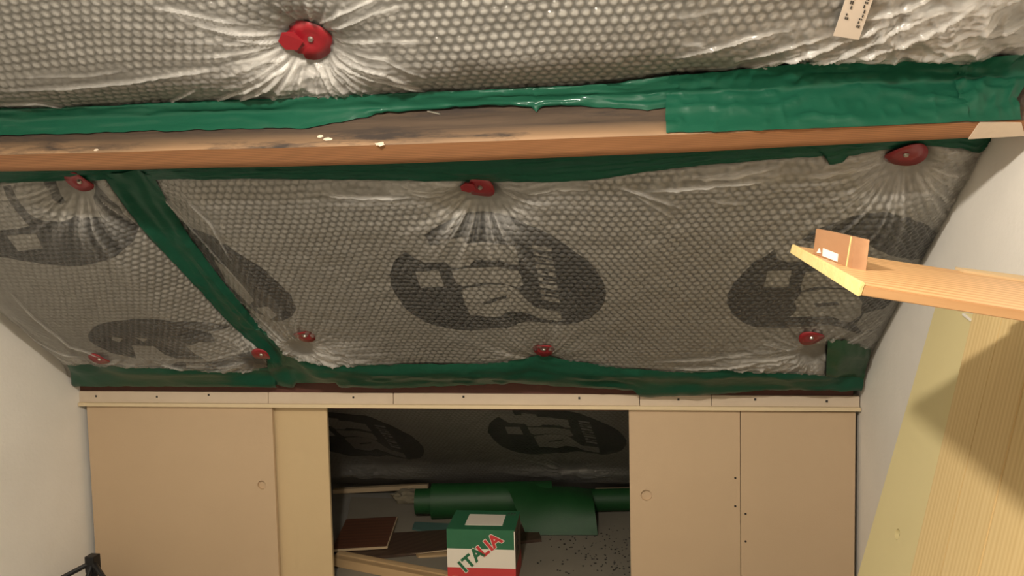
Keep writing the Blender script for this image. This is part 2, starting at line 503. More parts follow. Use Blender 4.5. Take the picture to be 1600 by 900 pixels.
# ------------------------------------------------------------------ insulation film on the slope
VB0, VB1, NB = 1.2155, 1.2685, .09              # beam: lower arris, upper arris, proud of the slope
_LO = np.array([S(x, y, .09) for x, y in ((0, 268), (400, 262), (800, 250), (1200, 232), (1530, 215))])
_UP = np.array([S(x, y, .09) for x, y in ((0, 241), (400, 231), (800, 218), (1200, 205), (1500, 190))])
_LF, _UF = np.polyfit(_LO[:, 0], _LO[:, 1], 2), np.polyfit(_UP[:, 0], _UP[:, 1], 2)
vb0 = lambda u: np.polyval(_LF, np.maximum(u, -1.5))
vb1 = lambda u: np.polyval(_UF, np.maximum(u, -1.5))
UT = 0.5 * (S(205, 290, -.03)[0] + S(432, 560, -.03)[0])     # rafter under the diagonal tape
V0 = .034
VF = .078                                       # the sheets end under the foot tape

WASH = [(485, 62), (124, 285), (750, 294), (1416, 243), (476, 526), (850, 547), (1268, 529), (155, 562), (408, 555)]


def H(u, v):
    """smooth height of the film, before bubbles and creases"""
    u = np.asarray(u, float); v = np.asarray(v, float)
    up = v > VB1 - .03
    dl = np.where(up | (u < UT), u - XL, u - UT - .03); dr = np.where(up | (u > UT), XR - u, UT - .03 - u)
    db = np.where(up, v - VB1, v - V0); dt = np.where(up, 5.0, VB0 - v)
    fl, fr = smooth(dl / .17), smooth(dr / .17)
    fb, ft = smooth(db / .15), smooth(dt / .2)
    h = -.045 + .018 * np.minimum(smooth(dl / .05), smooth(dr / .05)) + .055 * fl * fr * fb * ft
    h = h + np.where(up, 0, .050) * np.exp(-(np.maximum(db, 0) / .07) ** 2)
    for (pu, pv), pd in zip(PINS, PDEEP):
        r = np.hypot(u - pu, v - pv)
        h = h - (h - pd) * np.exp(-(r / .095) ** 2.6)
    return h + .008 * (vnoise(u * 5, v * 5, 3) - .5)


PINS, PDEEP = [], [-.030, -.030, -.030, -.030, .012, .012, .012, .008, .008]
PINS = [S(x, y, -.028) for x, y in WASH]


def SH(x, y, add=0.0):
    n = -.03
    for _ in range(14):
        u, v = S(x, y, n + add); n = .5 * n + .5 * float(H(u, v))
    return S(x, y, n + add)


# ------------------------------------------------------------------ where the tapes run (pixels of the photograph, projected on the slope)
TAPES = []
def spec(label, top, bot, **kw): return (label, top, bot, kw)


TAPES.append(spec('long green tape along the upper edge of the beam, left part leaving wood bare',
     [(-520, 196), (-90, 178), (0, 174), (170, 172), (330, 163), (450, 157), (640, 150), (760, 149), (860, 141), (960, 130), (1060, 116)],
     [(-520, 230), (-90, 214), (0, 212), (170, 207), (300, 203), (480, 200), (540, 189), (600, 176), (680, 167), (770, 164), (830, 165), (838, 176), (848, 165), (930, 167), (985, 170), (1010, 172), (1060, 164)],
     fold=True, n=260, m=16, seed=2, wr=.006))
TAPES.append(spec('wide wrinkled green tape wrapped over the upper side of the beam, right part',
     [(1046, 119), (1200, 105), (1280, 96), (1400, 92), (1516, 97)], [(1041, 207), (1200, 203), (1350, 198), (1516, 189)],
     fold=True, n=150, m=24, seed=5, amp=1.2, wr=.007, lift=.010))
TAPES.append(spec('crumpled green tape patch in the corner of the beam and right wall',
     [(1505, 102), (1540, 90), (1590, 86), (1650, 82)], [(1507, 188), (1545, 195), (1582, 204), (1605, 206)],
     fold=True, n=40, m=22, seed=8, amp=1.5, wr=.010, lift=.016))
TAPES.append(spec('long green tape along the lower edge of the beam',
     [(-520, 270), (-90, 262), (0, 262), (400, 256), (800, 244), (1200, 226), (1560, 208)],
     [(-520, 302), (-90, 291), (0, 287), (180, 281), (420, 281), (600, 283), (850, 286), (930, 282), (1010, 270), (1100, 260), (1240, 248), (1293, 243), (1298, 259), (1318, 255), (1326, 244), (1385, 235), (1440, 229), (1500, 233), (1532, 240), (1568, 222)],
     n=420, m=24, seed=11, wr=.005, amp=1.2))
TAPES.append(spec('diagonal green tape over the rafter dividing the two lower sheets',
     [(158, 276), (190, 320), (232, 375), (300, 445), (365, 515), (408, 552), (425, 575)],
     [(238, 276), (262, 320), (296, 375), (345, 440), (395, 500), (443, 548), (460, 575)],
     n=120, m=14, seed=14, wr=.006, amp=1.5, lift=.010))
TAPES.append(spec('green tape strip along the foot of the slope, left of the diagonal tape',
     [(104, 570), (180, 573), (290, 578), (360, 583), (425, 576)], [(114, 606), (200, 606), (300, 606), (380, 607), (432, 608)],
     n=70, m=10, seed=17, wr=.004, amp=1.0, lift=.008))
TAPES.append(spec('long dark green tape along the foot of the slope above the sliding doors',
     [(418, 545), (440, 550), (455, 558), (490, 568), (540, 571), (640, 572), (760, 571), (800, 567), (845, 557), (900, 568), (980, 579), (1060, 583), (1140, 580), (1230, 584), (1290, 588), (1350, 590)],
     [(424, 602), (440, 606), (458, 608), (462, 601), (524, 601), (530, 608), (620, 609), (700, 606), (800, 602), (900, 608), (990, 613), (1000, 623), (1110, 620), (1200, 612), (1344, 613)],
     n=240, m=12, seed=20, wr=.006, amp=1.2, lift=.010))
TAPES.append(spec('square green tape patch at the lower right corner, by the right wall',
     [(1294, 534), (1320, 536), (1350, 545), (1362, 550)], [(1290, 592), (1320, 596), (1345, 600), (1349, 602)],
     n=30, m=14, seed=23, wr=.006, amp=1.5, lift=.014, mat='tape_pale'))



def resample(poly, n):
    poly = np.array(poly, float); d = np.r_[0, np.cumsum(np.hypot(*np.diff(poly, axis=0).T))]
    t = np.linspace(0, d[-1], n)
    return np.c_[np.interp(t, d, poly[:, 0]), np.interp(t, d, poly[:, 1])]


_POLY = []
def tape_polys():
    """tape outlines on the slope, once for all sheets"""
    if not _POLY:
        for label, top, bot, kw in TAPES:
            tp = [SH(x, y, .006) for x, y in resample(top, 50)]
            bt = [SH(x, y, .006) for x, y in resample(bot, 70)] if not kw.get('fold') else [(q[0], VB1 - .02) for q in tp]
            _POLY.append(np.array(tp + bt[::-1]))
    return _POLY


def poly_sdf(poly, u, v):
    """positive inside"""
    poly = np.asarray(poly); d = np.full(u.shape, 1e9); ins = np.zeros(u.shape, bool)
    for a, b in zip(poly, np.roll(poly, -1, 0)):
        e = b - a; w0, w1 = u - a[0], v - a[1]
        t = np.clip((w0 * e[0] + w1 * e[1]) / (e @ e + 1e-12), 0, 1)
        d = np.minimum(d, (w0 - t * e[0]) ** 2 + (w1 - t * e[1]) ** 2)
        c1 = (a[1] <= v) != (b[1] <= v)
        with np.errstate(divide='ignore', invalid='ignore'):
            xs = a[0] + (v - a[1]) / (b[1] - a[1] + 1e-15) * e[0]
        ins ^= c1 & (u < xs)
    return np.where(ins, 1, -1) * np.sqrt(d)


def cr(pts, k, ox, oy): return [(ox + a * k, oy + b * k) for a, b in pts]


# printed mark, traced in the photograph's pixels: outline, cut-outs and ink back inside cut-outs
K1 = 380 / 1555
def C1(p): return cr(p, K1, 590, 310)
MARK = dict(
    ink=[C1([(300, 235), (385, 180), (470, 135), (560, 100), (650, 82), (740, 85), (830, 105), (920, 140), (1010, 185), (1100, 235), (1190, 295),
             (1270, 350), (1340, 400), (1400, 460), (1440, 530), (1462, 600), (1450, 670), (1410, 730), (1350, 775), (1280, 800), (1200, 812),
             (1060, 800), (960, 790), (900, 805), (830, 835), (750, 830), (680, 838), (600, 850), (500, 845), (400, 825), (310, 795), (230, 750),
             (165, 690), (115, 620), (80, 560), (76, 500), (90, 440), (120, 390), (175, 345), (240, 300)])],
    cut=[C1([(150, 300), (290, 225), (335, 300), (400, 300), (402, 262), (552, 250), (572, 290), (700, 285), (880, 305), (905, 430), (850, 430),
             (800, 400), (620, 400), (590, 432), (470, 452), (435, 410), (290, 415), (230, 385), (180, 345)]),
         C1([(240, 472), (390, 465), (430, 570), (275, 575)]),
         C1([(470, 462), (600, 450), (740, 442), (900, 468), (930, 560), (900, 575), (800, 545), (660, 545), (540, 570), (500, 545)]),
         C1([(530, 600), (560, 580), (700, 555), (820, 555), (900, 590), (950, 650), (1010, 705), (1170, 725), (1178, 790), (1040, 775),
             (960, 740), (850, 720), (760, 760), (590, 750)])],
    back=[C1([(675, 662), (760, 640), (825, 622), (822, 645), (750, 664), (680, 680)])])
for k in range(9):                       # small sideways line of capitals
    t0, t1 = k / 9 + .012, (k + 1) / 9 - .03
    lx = lambda t: 985 + 70 * t; rx = lambda t: 1108 + 60 * t; yy = lambda t: 298 + 365 * t
    MARK['cut'].append(C1([(lx(t0), yy(t0)), (rx(t0), yy(t0) + 18), (rx(t1), yy(t1) + 18), (lx(t1), yy(t1))]))
    tm = .5 * (t0 + t1)
    if k in (1, 2, 4, 5, 7):
        MARK['back'].append(C1([(lx(tm) + 30, yy(tm) - 6), (rx(tm) - (0 if k % 2 else 45), yy(tm) + 8), (rx(tm) - (0 if k % 2 else 45), yy(tm) + 20), (lx(tm) + 30, yy(tm) + 7)]))


def to_uv(mark, fn):
    return {k: [np.array([fn(*p) for p in poly]) for poly in v] for k, v in mark.items()}


CEN = to_uv(MARK, SH)


def affine(src, dst):
    A = np.c_[np.array(src), np.ones(len(src))]
    X = np.linalg.lstsq(A, np.array(dst), rcond=None)[0]
    return lambda poly: np.c_[poly, np.ones(len(poly))] @ X


def moved(pairs, fn_to):
    f = affine([SH(*a) for a, b in pairs], [fn_to(*b) for a, b in pairs])
    return {k: [f(p) for p in v] for k, v in CEN.items()}


CR_ = lambda p: cr(p, 380 / 1487, 1100, 330)
RIGHT_MARK = to_uv(dict(
    ink=[CR_([(430, 240), (360, 290), (300, 320), (240, 380), (180, 450), (145, 510), (140, 570), (165, 630), (230, 680), (320, 710), (420, 720), (520, 715),
              (640, 708), (760, 695), (850, 715), (930, 748), (1040, 735), (1130, 650), (1180, 570), (1250, 430), (1330, 310), (1400, 230), (1420, 140),
              (1370, 90), (1250, 40), (1130, 10), (1000, 15), (900, 40), (780, 80), (650, 130), (605, 185)])],
    cut=[CR_([(434, 225), (600, 180), (690, 200), (980, 190), (1100, 260), (1330, 300), (1330, 345), (1000, 300), (720, 332), (640, 316), (510, 315), (445, 292)]),
         CR_([(390, 372), (535, 368), (515, 465), (370, 465)]),
         CR_([(620, 375), (740, 365), (960, 460), (900, 475), (700, 465), (590, 490), (600, 440)]),
         CR_([(550, 560), (600, 502), (760, 477), (930, 490), (970, 560), (960, 640), (900, 680), (760, 640), (520, 655), (570, 610)]),
         CR_([(980, 625), (1100, 600), (1190, 520), (1240, 470), (1140, 650), (1050, 722), (970, 740), (930, 700)])],
    back=[CR_([(670, 568), (820, 558), (830, 575), (690, 590)])]), SH)
C7 = lambda p: cr(p, 240 / 1271, 0, 260)
TOPLEFT = to_uv(dict(
    ink=[C7([(-300, 700), (-420, 560), (-380, 200), (40, 165), (85, 160), (160, 300), (230, 390), (330, 450), (480, 465), (580, 430), (620, 405), (680, 425),
             (840, 415), (770, 260), (780, 150), (900, 260), (1000, 350), (1145, 510), (1100, 620), (1000, 720), (850, 790), (700, 825), (550, 832), (380, 820), (200, 790), (80, 765), (-100, 750)]),
         C7([(350, 120), (450, 100), (500, 230), (550, 300), (500, 320), (430, 270), (400, 200)])],
    cut=[C7([(50, 580), (295, 560), (355, 685), (140, 705)]), C7([(-300, 240), (20, 165), (240, 500), (-20, 540), (-250, 600)])], back=[]), SH)
CT = lambda p: cr(p, .3, 100, 330)
BEHIND = to_uv(dict(
    ink=[CT([(560, 60), (680, 95), (770, 130), (860, 190), (940, 240), (1040, 310), (1120, 380), (1180, 440), (1210, 510), (1190, 550), (1130, 575),
             (1080, 570), (1000, 530), (930, 480), (850, 400), (740, 290), (640, 190)])],
    cut=[CT([(780, 255), (840, 290), (880, 330), (940, 400), (990, 470), (960, 490), (850, 390)]), CT([(1000, 505), (1060, 500), (1110, 545), (1060, 565)])], back=[]), SH)
CB = lambda p: cr(p, .2125, 120, 480)
BOTTOM = to_uv(dict(
    ink=[CB([(75, 210), (120, 150), (220, 115), (400, 90), (600, 90), (800, 105), (1000, 115), (1110, 128), (1130, 148), (980, 180), (1020, 260), (900, 255),
             (800, 290), (860, 340), (940, 385), (740, 380), (640, 350), (560, 290), (400, 285), (440, 380), (250, 340), (150, 290), (90, 250)]),
         CB([(650, 440), (740, 405), (920, 405), (1100, 370), (1280, 325), (1390, 320), (1440, 390), (1340, 480), (1200, 520), (950, 530), (760, 515)])],
    cut=[CB([(260, 220), (330, 232), (310, 262), (250, 240)]), CB([(430, 226), (520, 236), (490, 262)]), CB([(805, 420), (945, 418), (945, 442), (805, 442)])], back=[]), SH)


def ink_of(marks, u, v):
    ink = np.full(u.shape, -1.0)
    for mk in marks:
        allp = np.concatenate([p for p in mk['ink']])
        lo, hi = allp.min(0) - .02, allp.max(0) + .02
        sel = (u > lo[0]) & (u < hi[0]) & (v > lo[1]) & (v < hi[1])
        if not sel.any(): continue
        su, sv = u[sel], v[sel]
        su = su + .004 * (vnoise(su * 40, sv * 40, 5) - .5); sv = sv + .004 * (vnoise(su * 40, sv * 40, 6) - .5)
        d = np.full(su.shape, -1.0)
        for p in mk['ink']: d = np.maximum(d, poly_sdf(p, su, sv))
        for p in mk['cut']: d = np.minimum(d, -poly_sdf(p, su, sv))
        for p in mk['back']: d = np.maximum(d, poly_sdf(p, su, sv))
        ink[sel] = np.maximum(ink[sel], d)
    return ink


PITCH_B, RAD_B = .0205, .0090


def warp(u, v):
    return u + .014 * (vnoise(u * 6, v * 6, 21) - .5), v + .014 * (vnoise(u * 6, v * 6, 22) - .5)


def bubbles(u, v, A=.0030):
    """hexagonal rows of air bubbles"""
    a = PITCH_B; out = np.zeros(u.shape)
    for o in (0, .5):
        x = u / a + o; y = v / (1.7320508 * a) + o
        r = np.hypot(x - np.round(x), (y - np.round(y)) * 1.7320508) * a / RAD_B
        out = np.maximum(out, np.sqrt(np.clip(1 - r ** 2, 0, 1)))
    return A * out


# (points in pixels), half-width m, height m: long stretch creases of the film
CREASE = [([(230, 8), (300, 20), (400, 35)], .004, .007), ([(300, 35), (430, 48)], .003, .005), ([(360, 58), (452, 62)], .004, .006),
          ([(-20, 140), (100, 138), (200, 128), (300, 112), (350, 106)], .005, .008), ([(-20, 165), (60, 160), (115, 170)], .006, .007),
          ([(255, 166), (315, 135)], .005, .006), ([(315, 166), (380, 140), (430, 112), (465, 92)], .006, .010), ([(350, 165), (420, 135), (455, 100)], .005, .008),
          ([(515, 85), (575, 118), (635, 132), (672, 146)], .005, .009), ([(530, 84), (600, 112), (660, 135)], .004, .008), ([(485, 84), (505, 110), (528, 148)], .005, .008),
          ([(480, 45), (530, 20), (580, 0), (600, -15)], .005, .007), ([(500, 42), (580, 22), (645, 5)], .004, .006), ([(515, 55), (600, 62), (680, 70)], .004, .005),
          ([(520, 62), (600, 90), (690, 125)], .004, .005), ([(420, 75), (330, 85)], .003, .005), ([(410, 92), (450, 88)], .004, .006), ([(0, 120), (140, 118), (215, 106)], .004, .005),
          ([(1028, 95), (1110, 75), (1180, 55), (1260, 38)], .004, .008), ([(1150, 92), (1230, 70), (1305, 48)], .005, .009), ([(1130, 115), (1240, 85), (1330, 55), (1400, 25)], .006, .010),
          ([(1195, 112), (1300, 85), (1400, 40), (1480, 5)], .006, .010), ([(1100, 122), (1200, 100), (1290, 66)], .005, .008), ([(1270, 100), (1380, 70), (1480, 30), (1530, -10)], .006, .010),
          ([(1060, 70), (1110, 68)], .004, .006), ([(1330, 30), (1420, 10), (1460, -10)], .006, .009), ([(1040, 30), (1140, 14)], .004, .005),
          ([(495, 300), (560, 306), (650, 304)], .004, .008), ([(640, 296), (700, 300)], .004, .006), ([(800, 296), (870, 292), (940, 296)], .004, .006),
          ([(955, 285), (1010, 305), (1080, 330)], .004, .007), ([(1000, 298), (1100, 290), (1220, 276)], .005, .008), ([(1075, 278), (1150, 270), (1230, 256)], .006, .009),
          ([(1110, 312), (1170, 320)], .004, .006), ([(985, 300), (1060, 345)], .004, .005), ([(1240, 275), (1330, 262), (1390, 250)], .004, .007),
          ([(285, 300), (330, 350), (370, 420)], .005, .007), ([(270, 320), (330, 390), (400, 470)], .004, .006), ([(250, 300), (290, 345)], .005, .007),
          ([(0, 440), (60, 500), (110, 540), (200, 568)], .007, .008), ([(0, 480), (60, 530), (140, 560)], .006, .008), ([(10, 505), (70, 540), (130, 565)], .005, .006),
          ([(215, 570), (300, 590)], .004, .007), ([(230, 560), (300, 578), (350, 590)], .004, .007),
          ([(450, 555), (500, 575), (560, 582)], .005, .008), ([(470, 545), (520, 565), (580, 575)], .005, .008),
          ([(1000, 565), (1100, 560), (1180, 548)], .004, .007), ([(1040, 575), (1120, 572), (1200, 556)], .005, .008), ([(1120, 580), (1190, 570), (1250, 548)], .005, .007)]
# crumpled patches: centre px, radius u, radius v (m), strength
CRUMPLE = [((500, 560), .20, .09, 1.0), ((1215, 562), .24, .09, 1.0), ((200, 570), .22, .06, .9), ((1540, 40), .22, .28, 1.1), ((1330, 90), .35, .10, .7),
           ((480, 125), .16, .10, .8), ((380, 575), .22, .05, .6), ((1150, 268), .22, .05, .7), ((600, 300), .3, .04, .5)]


def film_sheet(name, u0, u1, v0, v1, step, marks, pins, parent_label, inner=False, crumple=CRUMPLE, creases=CREASE):
    nx, ny = int((u1 - u0) / step) + 1, int((v1 - v0) / step) + 1
    u, v = np.meshgrid(np.linspace(u0, u1, nx), np.linspace(v0, v1, ny))
    h = H(u, v) if not inner else -.10 + .025 * (vnoise(u * 3, v * 2.2, 31) - .5) + .02 * smooth((-v - .95) / .2)
    calm = np.ones(u.shape)
    add = np.zeros(u.shape); fold = np.zeros(u.shape)
    for k, (pu, pv) in enumerate(pins):
        if not (u0 - .3 < pu < u1 + .3 and v0 - .3 < pv < v1 + .3): continue
        dx, dy = u - pu, v - pv; r = np.hypot(dx, dy); phi = np.arctan2(dy, dx)
        tw = phi + .12 * (vnoise(u * 9, v * 9, 40 + k) - .5)
        n = vnoise(tw * 6.5 + 50, np.full(u.shape, k * 3.3) + r * 2.0, 41); n2 = vnoise(tw * 15 + 50, np.full(u.shape, k * 5.1) + r * 1.5, 42)
        rr = (1 - np.abs(2 * n - 1)) ** 3 * .6 + (1 - np.abs(2 * n2 - 1)) ** 3 * .45
        env = (.75 * np.exp(-(r / .14) ** 1.3) + .35 * np.exp(-(r / .32) ** 2)) * smooth((r - .03) / .05)
        add += .011 * rr * env * (.6 + .8 * vnoise(tw * 2 + 9, np.full(u.shape, k * 1.7), 43))
        fold += .011 * rr * env
        calm *= 1 - .85 * np.exp(-(r / .10) ** 2)
    for (cx, cy), ru, rv, s_ in crumple:
        pu, pv = SH(cx, cy) if not inner else S(cx, cy, -.1)
        m = np.exp(-(((u - pu) / ru) ** 2 + ((v - pv) / rv) ** 2)) * s_
        sel = m > .01
        if not sel.any(): continue
        su, sv = u[sel], v[sel]
        w = vnoise(su * 12, sv * 12, 52) * .05
        c_ = ridged(su * 16 + w * 30, sv * 30 + w * 20, 53) ** 2 * .010 + ridged(su * 45 + w * 90, sv * 60 - w * 60, 54) ** 2 * .006 + ridged(su * 90, sv * 90, 55) * .003
        add[sel] += c_ * m[sel]; fold[sel] += .35 * c_ * m[sel]
        calm[sel] *= 1 - .9 * np.clip(m[sel], 0, 1)
    for pts, hw, hh in creases:
        q = np.array([SH(*p) if not inner else S(*p, -.1) for p in pts])
        if q[:, 0].max() < u0 or q[:, 0].min() > u1 or q[:, 1].max() < v0 or q[:, 1].min() > v1: continue
        lo, hi = q.min(0) - .03, q.max(0) + .03
        sel = (u > lo[0]) & (u < hi[0]) & (v > lo[1]) & (v < hi[1])
        if not sel.any(): continue
        su, sv = u[sel], v[sel]; best = np.full(su.shape, 1e9); tt = np.zeros(su.shape); nseg = len(q) - 1
        for i in range(nseg):
            a, b = q[i], q[i + 1]; e = b - a
            t = np.clip(((su - a[0]) * e[0] + (sv - a[1]) * e[1]) / (e @ e), 0, 1)
            d = np.hypot(su - a[0] - t * e[0], sv - a[1] - t * e[1])
            bt = d < best; best = np.where(bt, d, best); tt = np.where(bt, (i + t) / nseg, tt)
        taper = smooth(np.minimum(tt, 1 - tt) / .3) ** .7
        prof = np.exp(-(best / (hw * .62)) ** 1.4) * taper
        add[sel] += hh * prof; fold[sel] += hh * prof; calm[sel] *= 1 - .8 * np.exp(-(best / .018) ** 2) * taper
    # bubbles flatten near the side wall and where the sheet is slack
    if not inner:
        left_wall = smooth((u - XL - .05) / .35); calm *= .25 + .75 * left_wall
        for vb in (V0 + .05, VB0 - .04): calm *= 1 - .7 * np.exp(-((v - vb) / .03) ** 2)
    if not inner:
        under = np.zeros(u.shape)
        for poly in tape_polys():
            lo, hi = poly.min(0) - .02, poly.max(0) + .02
            sel = (u > lo[0]) & (u < hi[0]) & (v > lo[1]) & (v < hi[1])
            if sel.any(): under[sel] = np.maximum(under[sel], smooth((poly_sdf(poly, u[sel], v[sel]) + .004) / .008))
        for pu, pv in pins: add = add * (1 - np.exp(-(np.hypot(u - pu, v - pv) / .046) ** 6))
        add = add * (1 - under); calm = calm * (1 - under); h = h - .013 * under
    uw, vw = warp(u, v); UVS = np.stack([uw, vw], -1)
    hb = h + .55 * add + .003 * (vnoise(u * 22, v * 22, 62) - .5) - .0025
    h = h + add + bubbles(uw, vw) * calm + .0018 * (ridged(u * 60, v * 45, 61) ** 2) * (1 - .5 * calm) * (add >= 0)
    h = h + .004 * (vnoise(u * 22, v * 22, 62) - .5)
    pts = ORG[None, None, :] + u[..., None] * EX + v[..., None] * SV + h[..., None] * SN
    base = ORG[None, None, :] + u[..., None] * EX + v[..., None] * SV + hb[..., None] * SN
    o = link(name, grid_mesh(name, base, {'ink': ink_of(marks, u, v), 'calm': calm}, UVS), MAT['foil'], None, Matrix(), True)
    link('bubble_film', grid_mesh('bubble_film', pts, {'calm': calm, 'fold': np.clip(np.minimum(fold, add) / .008, 0, 1) ** 1.5 * (.25 if inner else 1)}, UVS), MAT['film'], o, Matrix(), True)['label'] = 'clear bubble film stretched over the foil'
    return tag(o, parent_label, 'insulation', 'bubble foil insulation on the slope')


film_up = film_sheet('insulation_sheet', XL + .002, XR - .002, VB1 - .004, 1.80, .0030, [], PINS, 'wide clear bubble foil insulation sheet above the wooden beam, creased around one large red washer')
film_sheet('insulation_sheet', UT - .01, XR - .002, VF, VB0 + .022, .0030, [CEN, RIGHT_MARK, BEHIND], PINS,
           'bubble foil insulation sheet with black printed ovals, between the diagonal green tape and right wall')
film_sheet('insulation_sheet', XL + .002, UT + .01, VF, VB0 + .022, .0031, [TOPLEFT, BOTTOM], PINS,
           'bubble foil insulation sheet with black printed ovals, left of the diagonal green tape')
SI = lambda x, y: S(x, y, -.10)
IN_R = moved([((672, 437), (803, 676)), ((608, 440), (766, 680)), ((765, 330), (857, 637)), ((947, 463), (981, 697)), ((725, 517), (833, 708))], SI)
IN_L = moved([((947, 463), (663, 702)), ((765, 330), (545, 645)), ((877, 503), (635, 717)), ((855, 425), (601, 681))], SI)
film_sheet('insulation_sheet', XL + .002, XR - .002, -1.12, -.03, .0050, [IN_R, IN_L], [S(600, 725, -.1), S(890, 735, -.1)],
           'dim bubble foil insulation sheet inside the dark crawl space behind the opening', True,
           [((560, 735), .25, .06, 1.2), ((880, 738), .3, .05, 1.0)], [])

# sticker on the upper sheet
def sticker():
    q = [(1328, -22), (1368, -12), (1342, 62), (1302, 56)]
    o = []
    for x, y in q:
        u, v = SH(x, y, .02); o.append(P(u, v, float(H(u, v)) + .02))
    nrm = np.cross(o[1] - o[0], o[2] - o[0]); nrm /= np.linalg.norm(nrm)
    if nrm @ SN < 0: nrm = -nrm
    s_ = prism('label', o, nrm, .0015, MAT['sticker'], film_up)
    s_['label'] = 'clear printed sticker with small dark marks'
    bm = bmesh.new(); e1 = o[3] - o[0]; e2 = o[1] - o[0]
    for row in (.20, .74):
        t = .0
        while t < .68:
            w = random.uniform(.03, .07)
            for k in range(2):
                b0 = row + k * .075
                if random.random() < .35: continue
                vs = [bm.verts.new(Vector(o[0] + e1 * a + e2 * b + nrm * .0012)) for a, b in ((t, b0), (t + w, b0), (t + w, b0 + .055), (t, b0 + .055))]
                bm.faces.new(vs)
            t += w + .025
    me = bpy.data.meshes.new('print'); bm.to_mesh(me); bm.free()
    link('print', me, MAT['ink_dark'], s_)['kind'] = 'stuff'


sticker()

# ------------------------------------------------------------------ beam
def beam():
    root = empty('roof_beam', P(0, VB0, 0), 'old brown wooden roof beam running across the slope between green tapes', 'beam')
    N = 90
    us = np.linspace(XL, XR, N)
    # local frame with x along the beam
    mw = slope_mw; inv = np.array(mw.inverted())
    def rowpts(edge, d, n): return np.array([P(u, edge(u) + d + .0015 * (vnoise(u * 9, 1.5, 71) - .5), n + .002 * (vnoise(u * 6, 7.5, 72) - .5)) for u in us])
    def loc(a): return a @ inv[:3, :3].T + inv[:3, 3]
    lo_ = rowpts(vb0, 0, NB - .0015); hi_ = rowpts(vb1, -.0015, NB)
    under = [loc(rowpts(vb0, .004, -.06)), loc(lo_)] + [loc(rowpts(vb0, .0015, NB) * (1 - t) + hi_ * t) for t in np.linspace(0, 1, 4)]
    link('underside', grid_mesh('underside', np.array(under)), MAT['beam'], root, mw)['label'] = 'reddish brown underside'
    side = [loc(hi_), loc(rowpts(vb1, 0, NB - .0015))] + [loc(rowpts(vb1, 0, t)) for t in np.linspace(NB - .012, -.06, 8)]
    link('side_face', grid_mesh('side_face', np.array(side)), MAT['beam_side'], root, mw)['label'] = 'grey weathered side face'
    # pale end by the right wall, smear of plaster
    q = [(1532, 189), (1596, 192), (1596, 221), (1512, 219)]
    uv = [S(x, y, NB + .002) for x, y in q]
    pr = prism('end_patch', [P(u, min(max(v, vb0(u)), vb1(u)), NB + .003) for u, v in uv], SN, .008, MAT['batten'], root)
    pr['label'] = 'pale plastered end'
    for x, y, r in ((512, 217, .007), (594, 225, .008), (150, 234, .004), (500, 213, .005)):
        p = hit(x, y, SV, SV @ ORG + VB1); p = hit(x, y, SV, SV @ ORG + vb1(p[0]) + .001)
        bm = bmesh.new(); bmesh.ops.create_icosphere(bm, subdivisions=2, radius=r)
        for v in bm.verts:
            k = .7 + .6 * random.random(); v.co = Vector((v.co.x * k * 1.3, v.co.y * .25, v.co.z * k * .7))
        me = bpy.data.meshes.new('plaster_fleck'); bm.to_mesh(me); bm.free()
        link('plaster_fleck', me, MAT['batten'], root, frame(p, EX, SV))
    for x, y in ((678, 176),):
        p = hit(x, y, SV, SV @ ORG + VB1); p = hit(x, y, SV, SV @ ORG + vb1(p[0]) + .002)
        bm = bmesh.new(); bmesh.ops.create_cone(bm, cap_ends=True, segments=8, radius1=.002, radius2=.002, depth=.03)
        me = bpy.data.meshes.new('nail'); bm.to_mesh(me); bm.free()
        link('nail', me, MAT['steel'], root, frame(p, (0.3, 0, 1), SV))


beam()

# ------------------------------------------------------------------ green tape
def jag(poly, n, amp, seed):
    q = resample(poly, n)
    q[:, 1] += amp * (vnoise(np.arange(n) * .35, np.full(n, seed), 80) - .5) * 2 + amp * .5 * (vnoise(np.arange(n) * .9, np.full(n, seed), 81) - .5) * 2
    return q


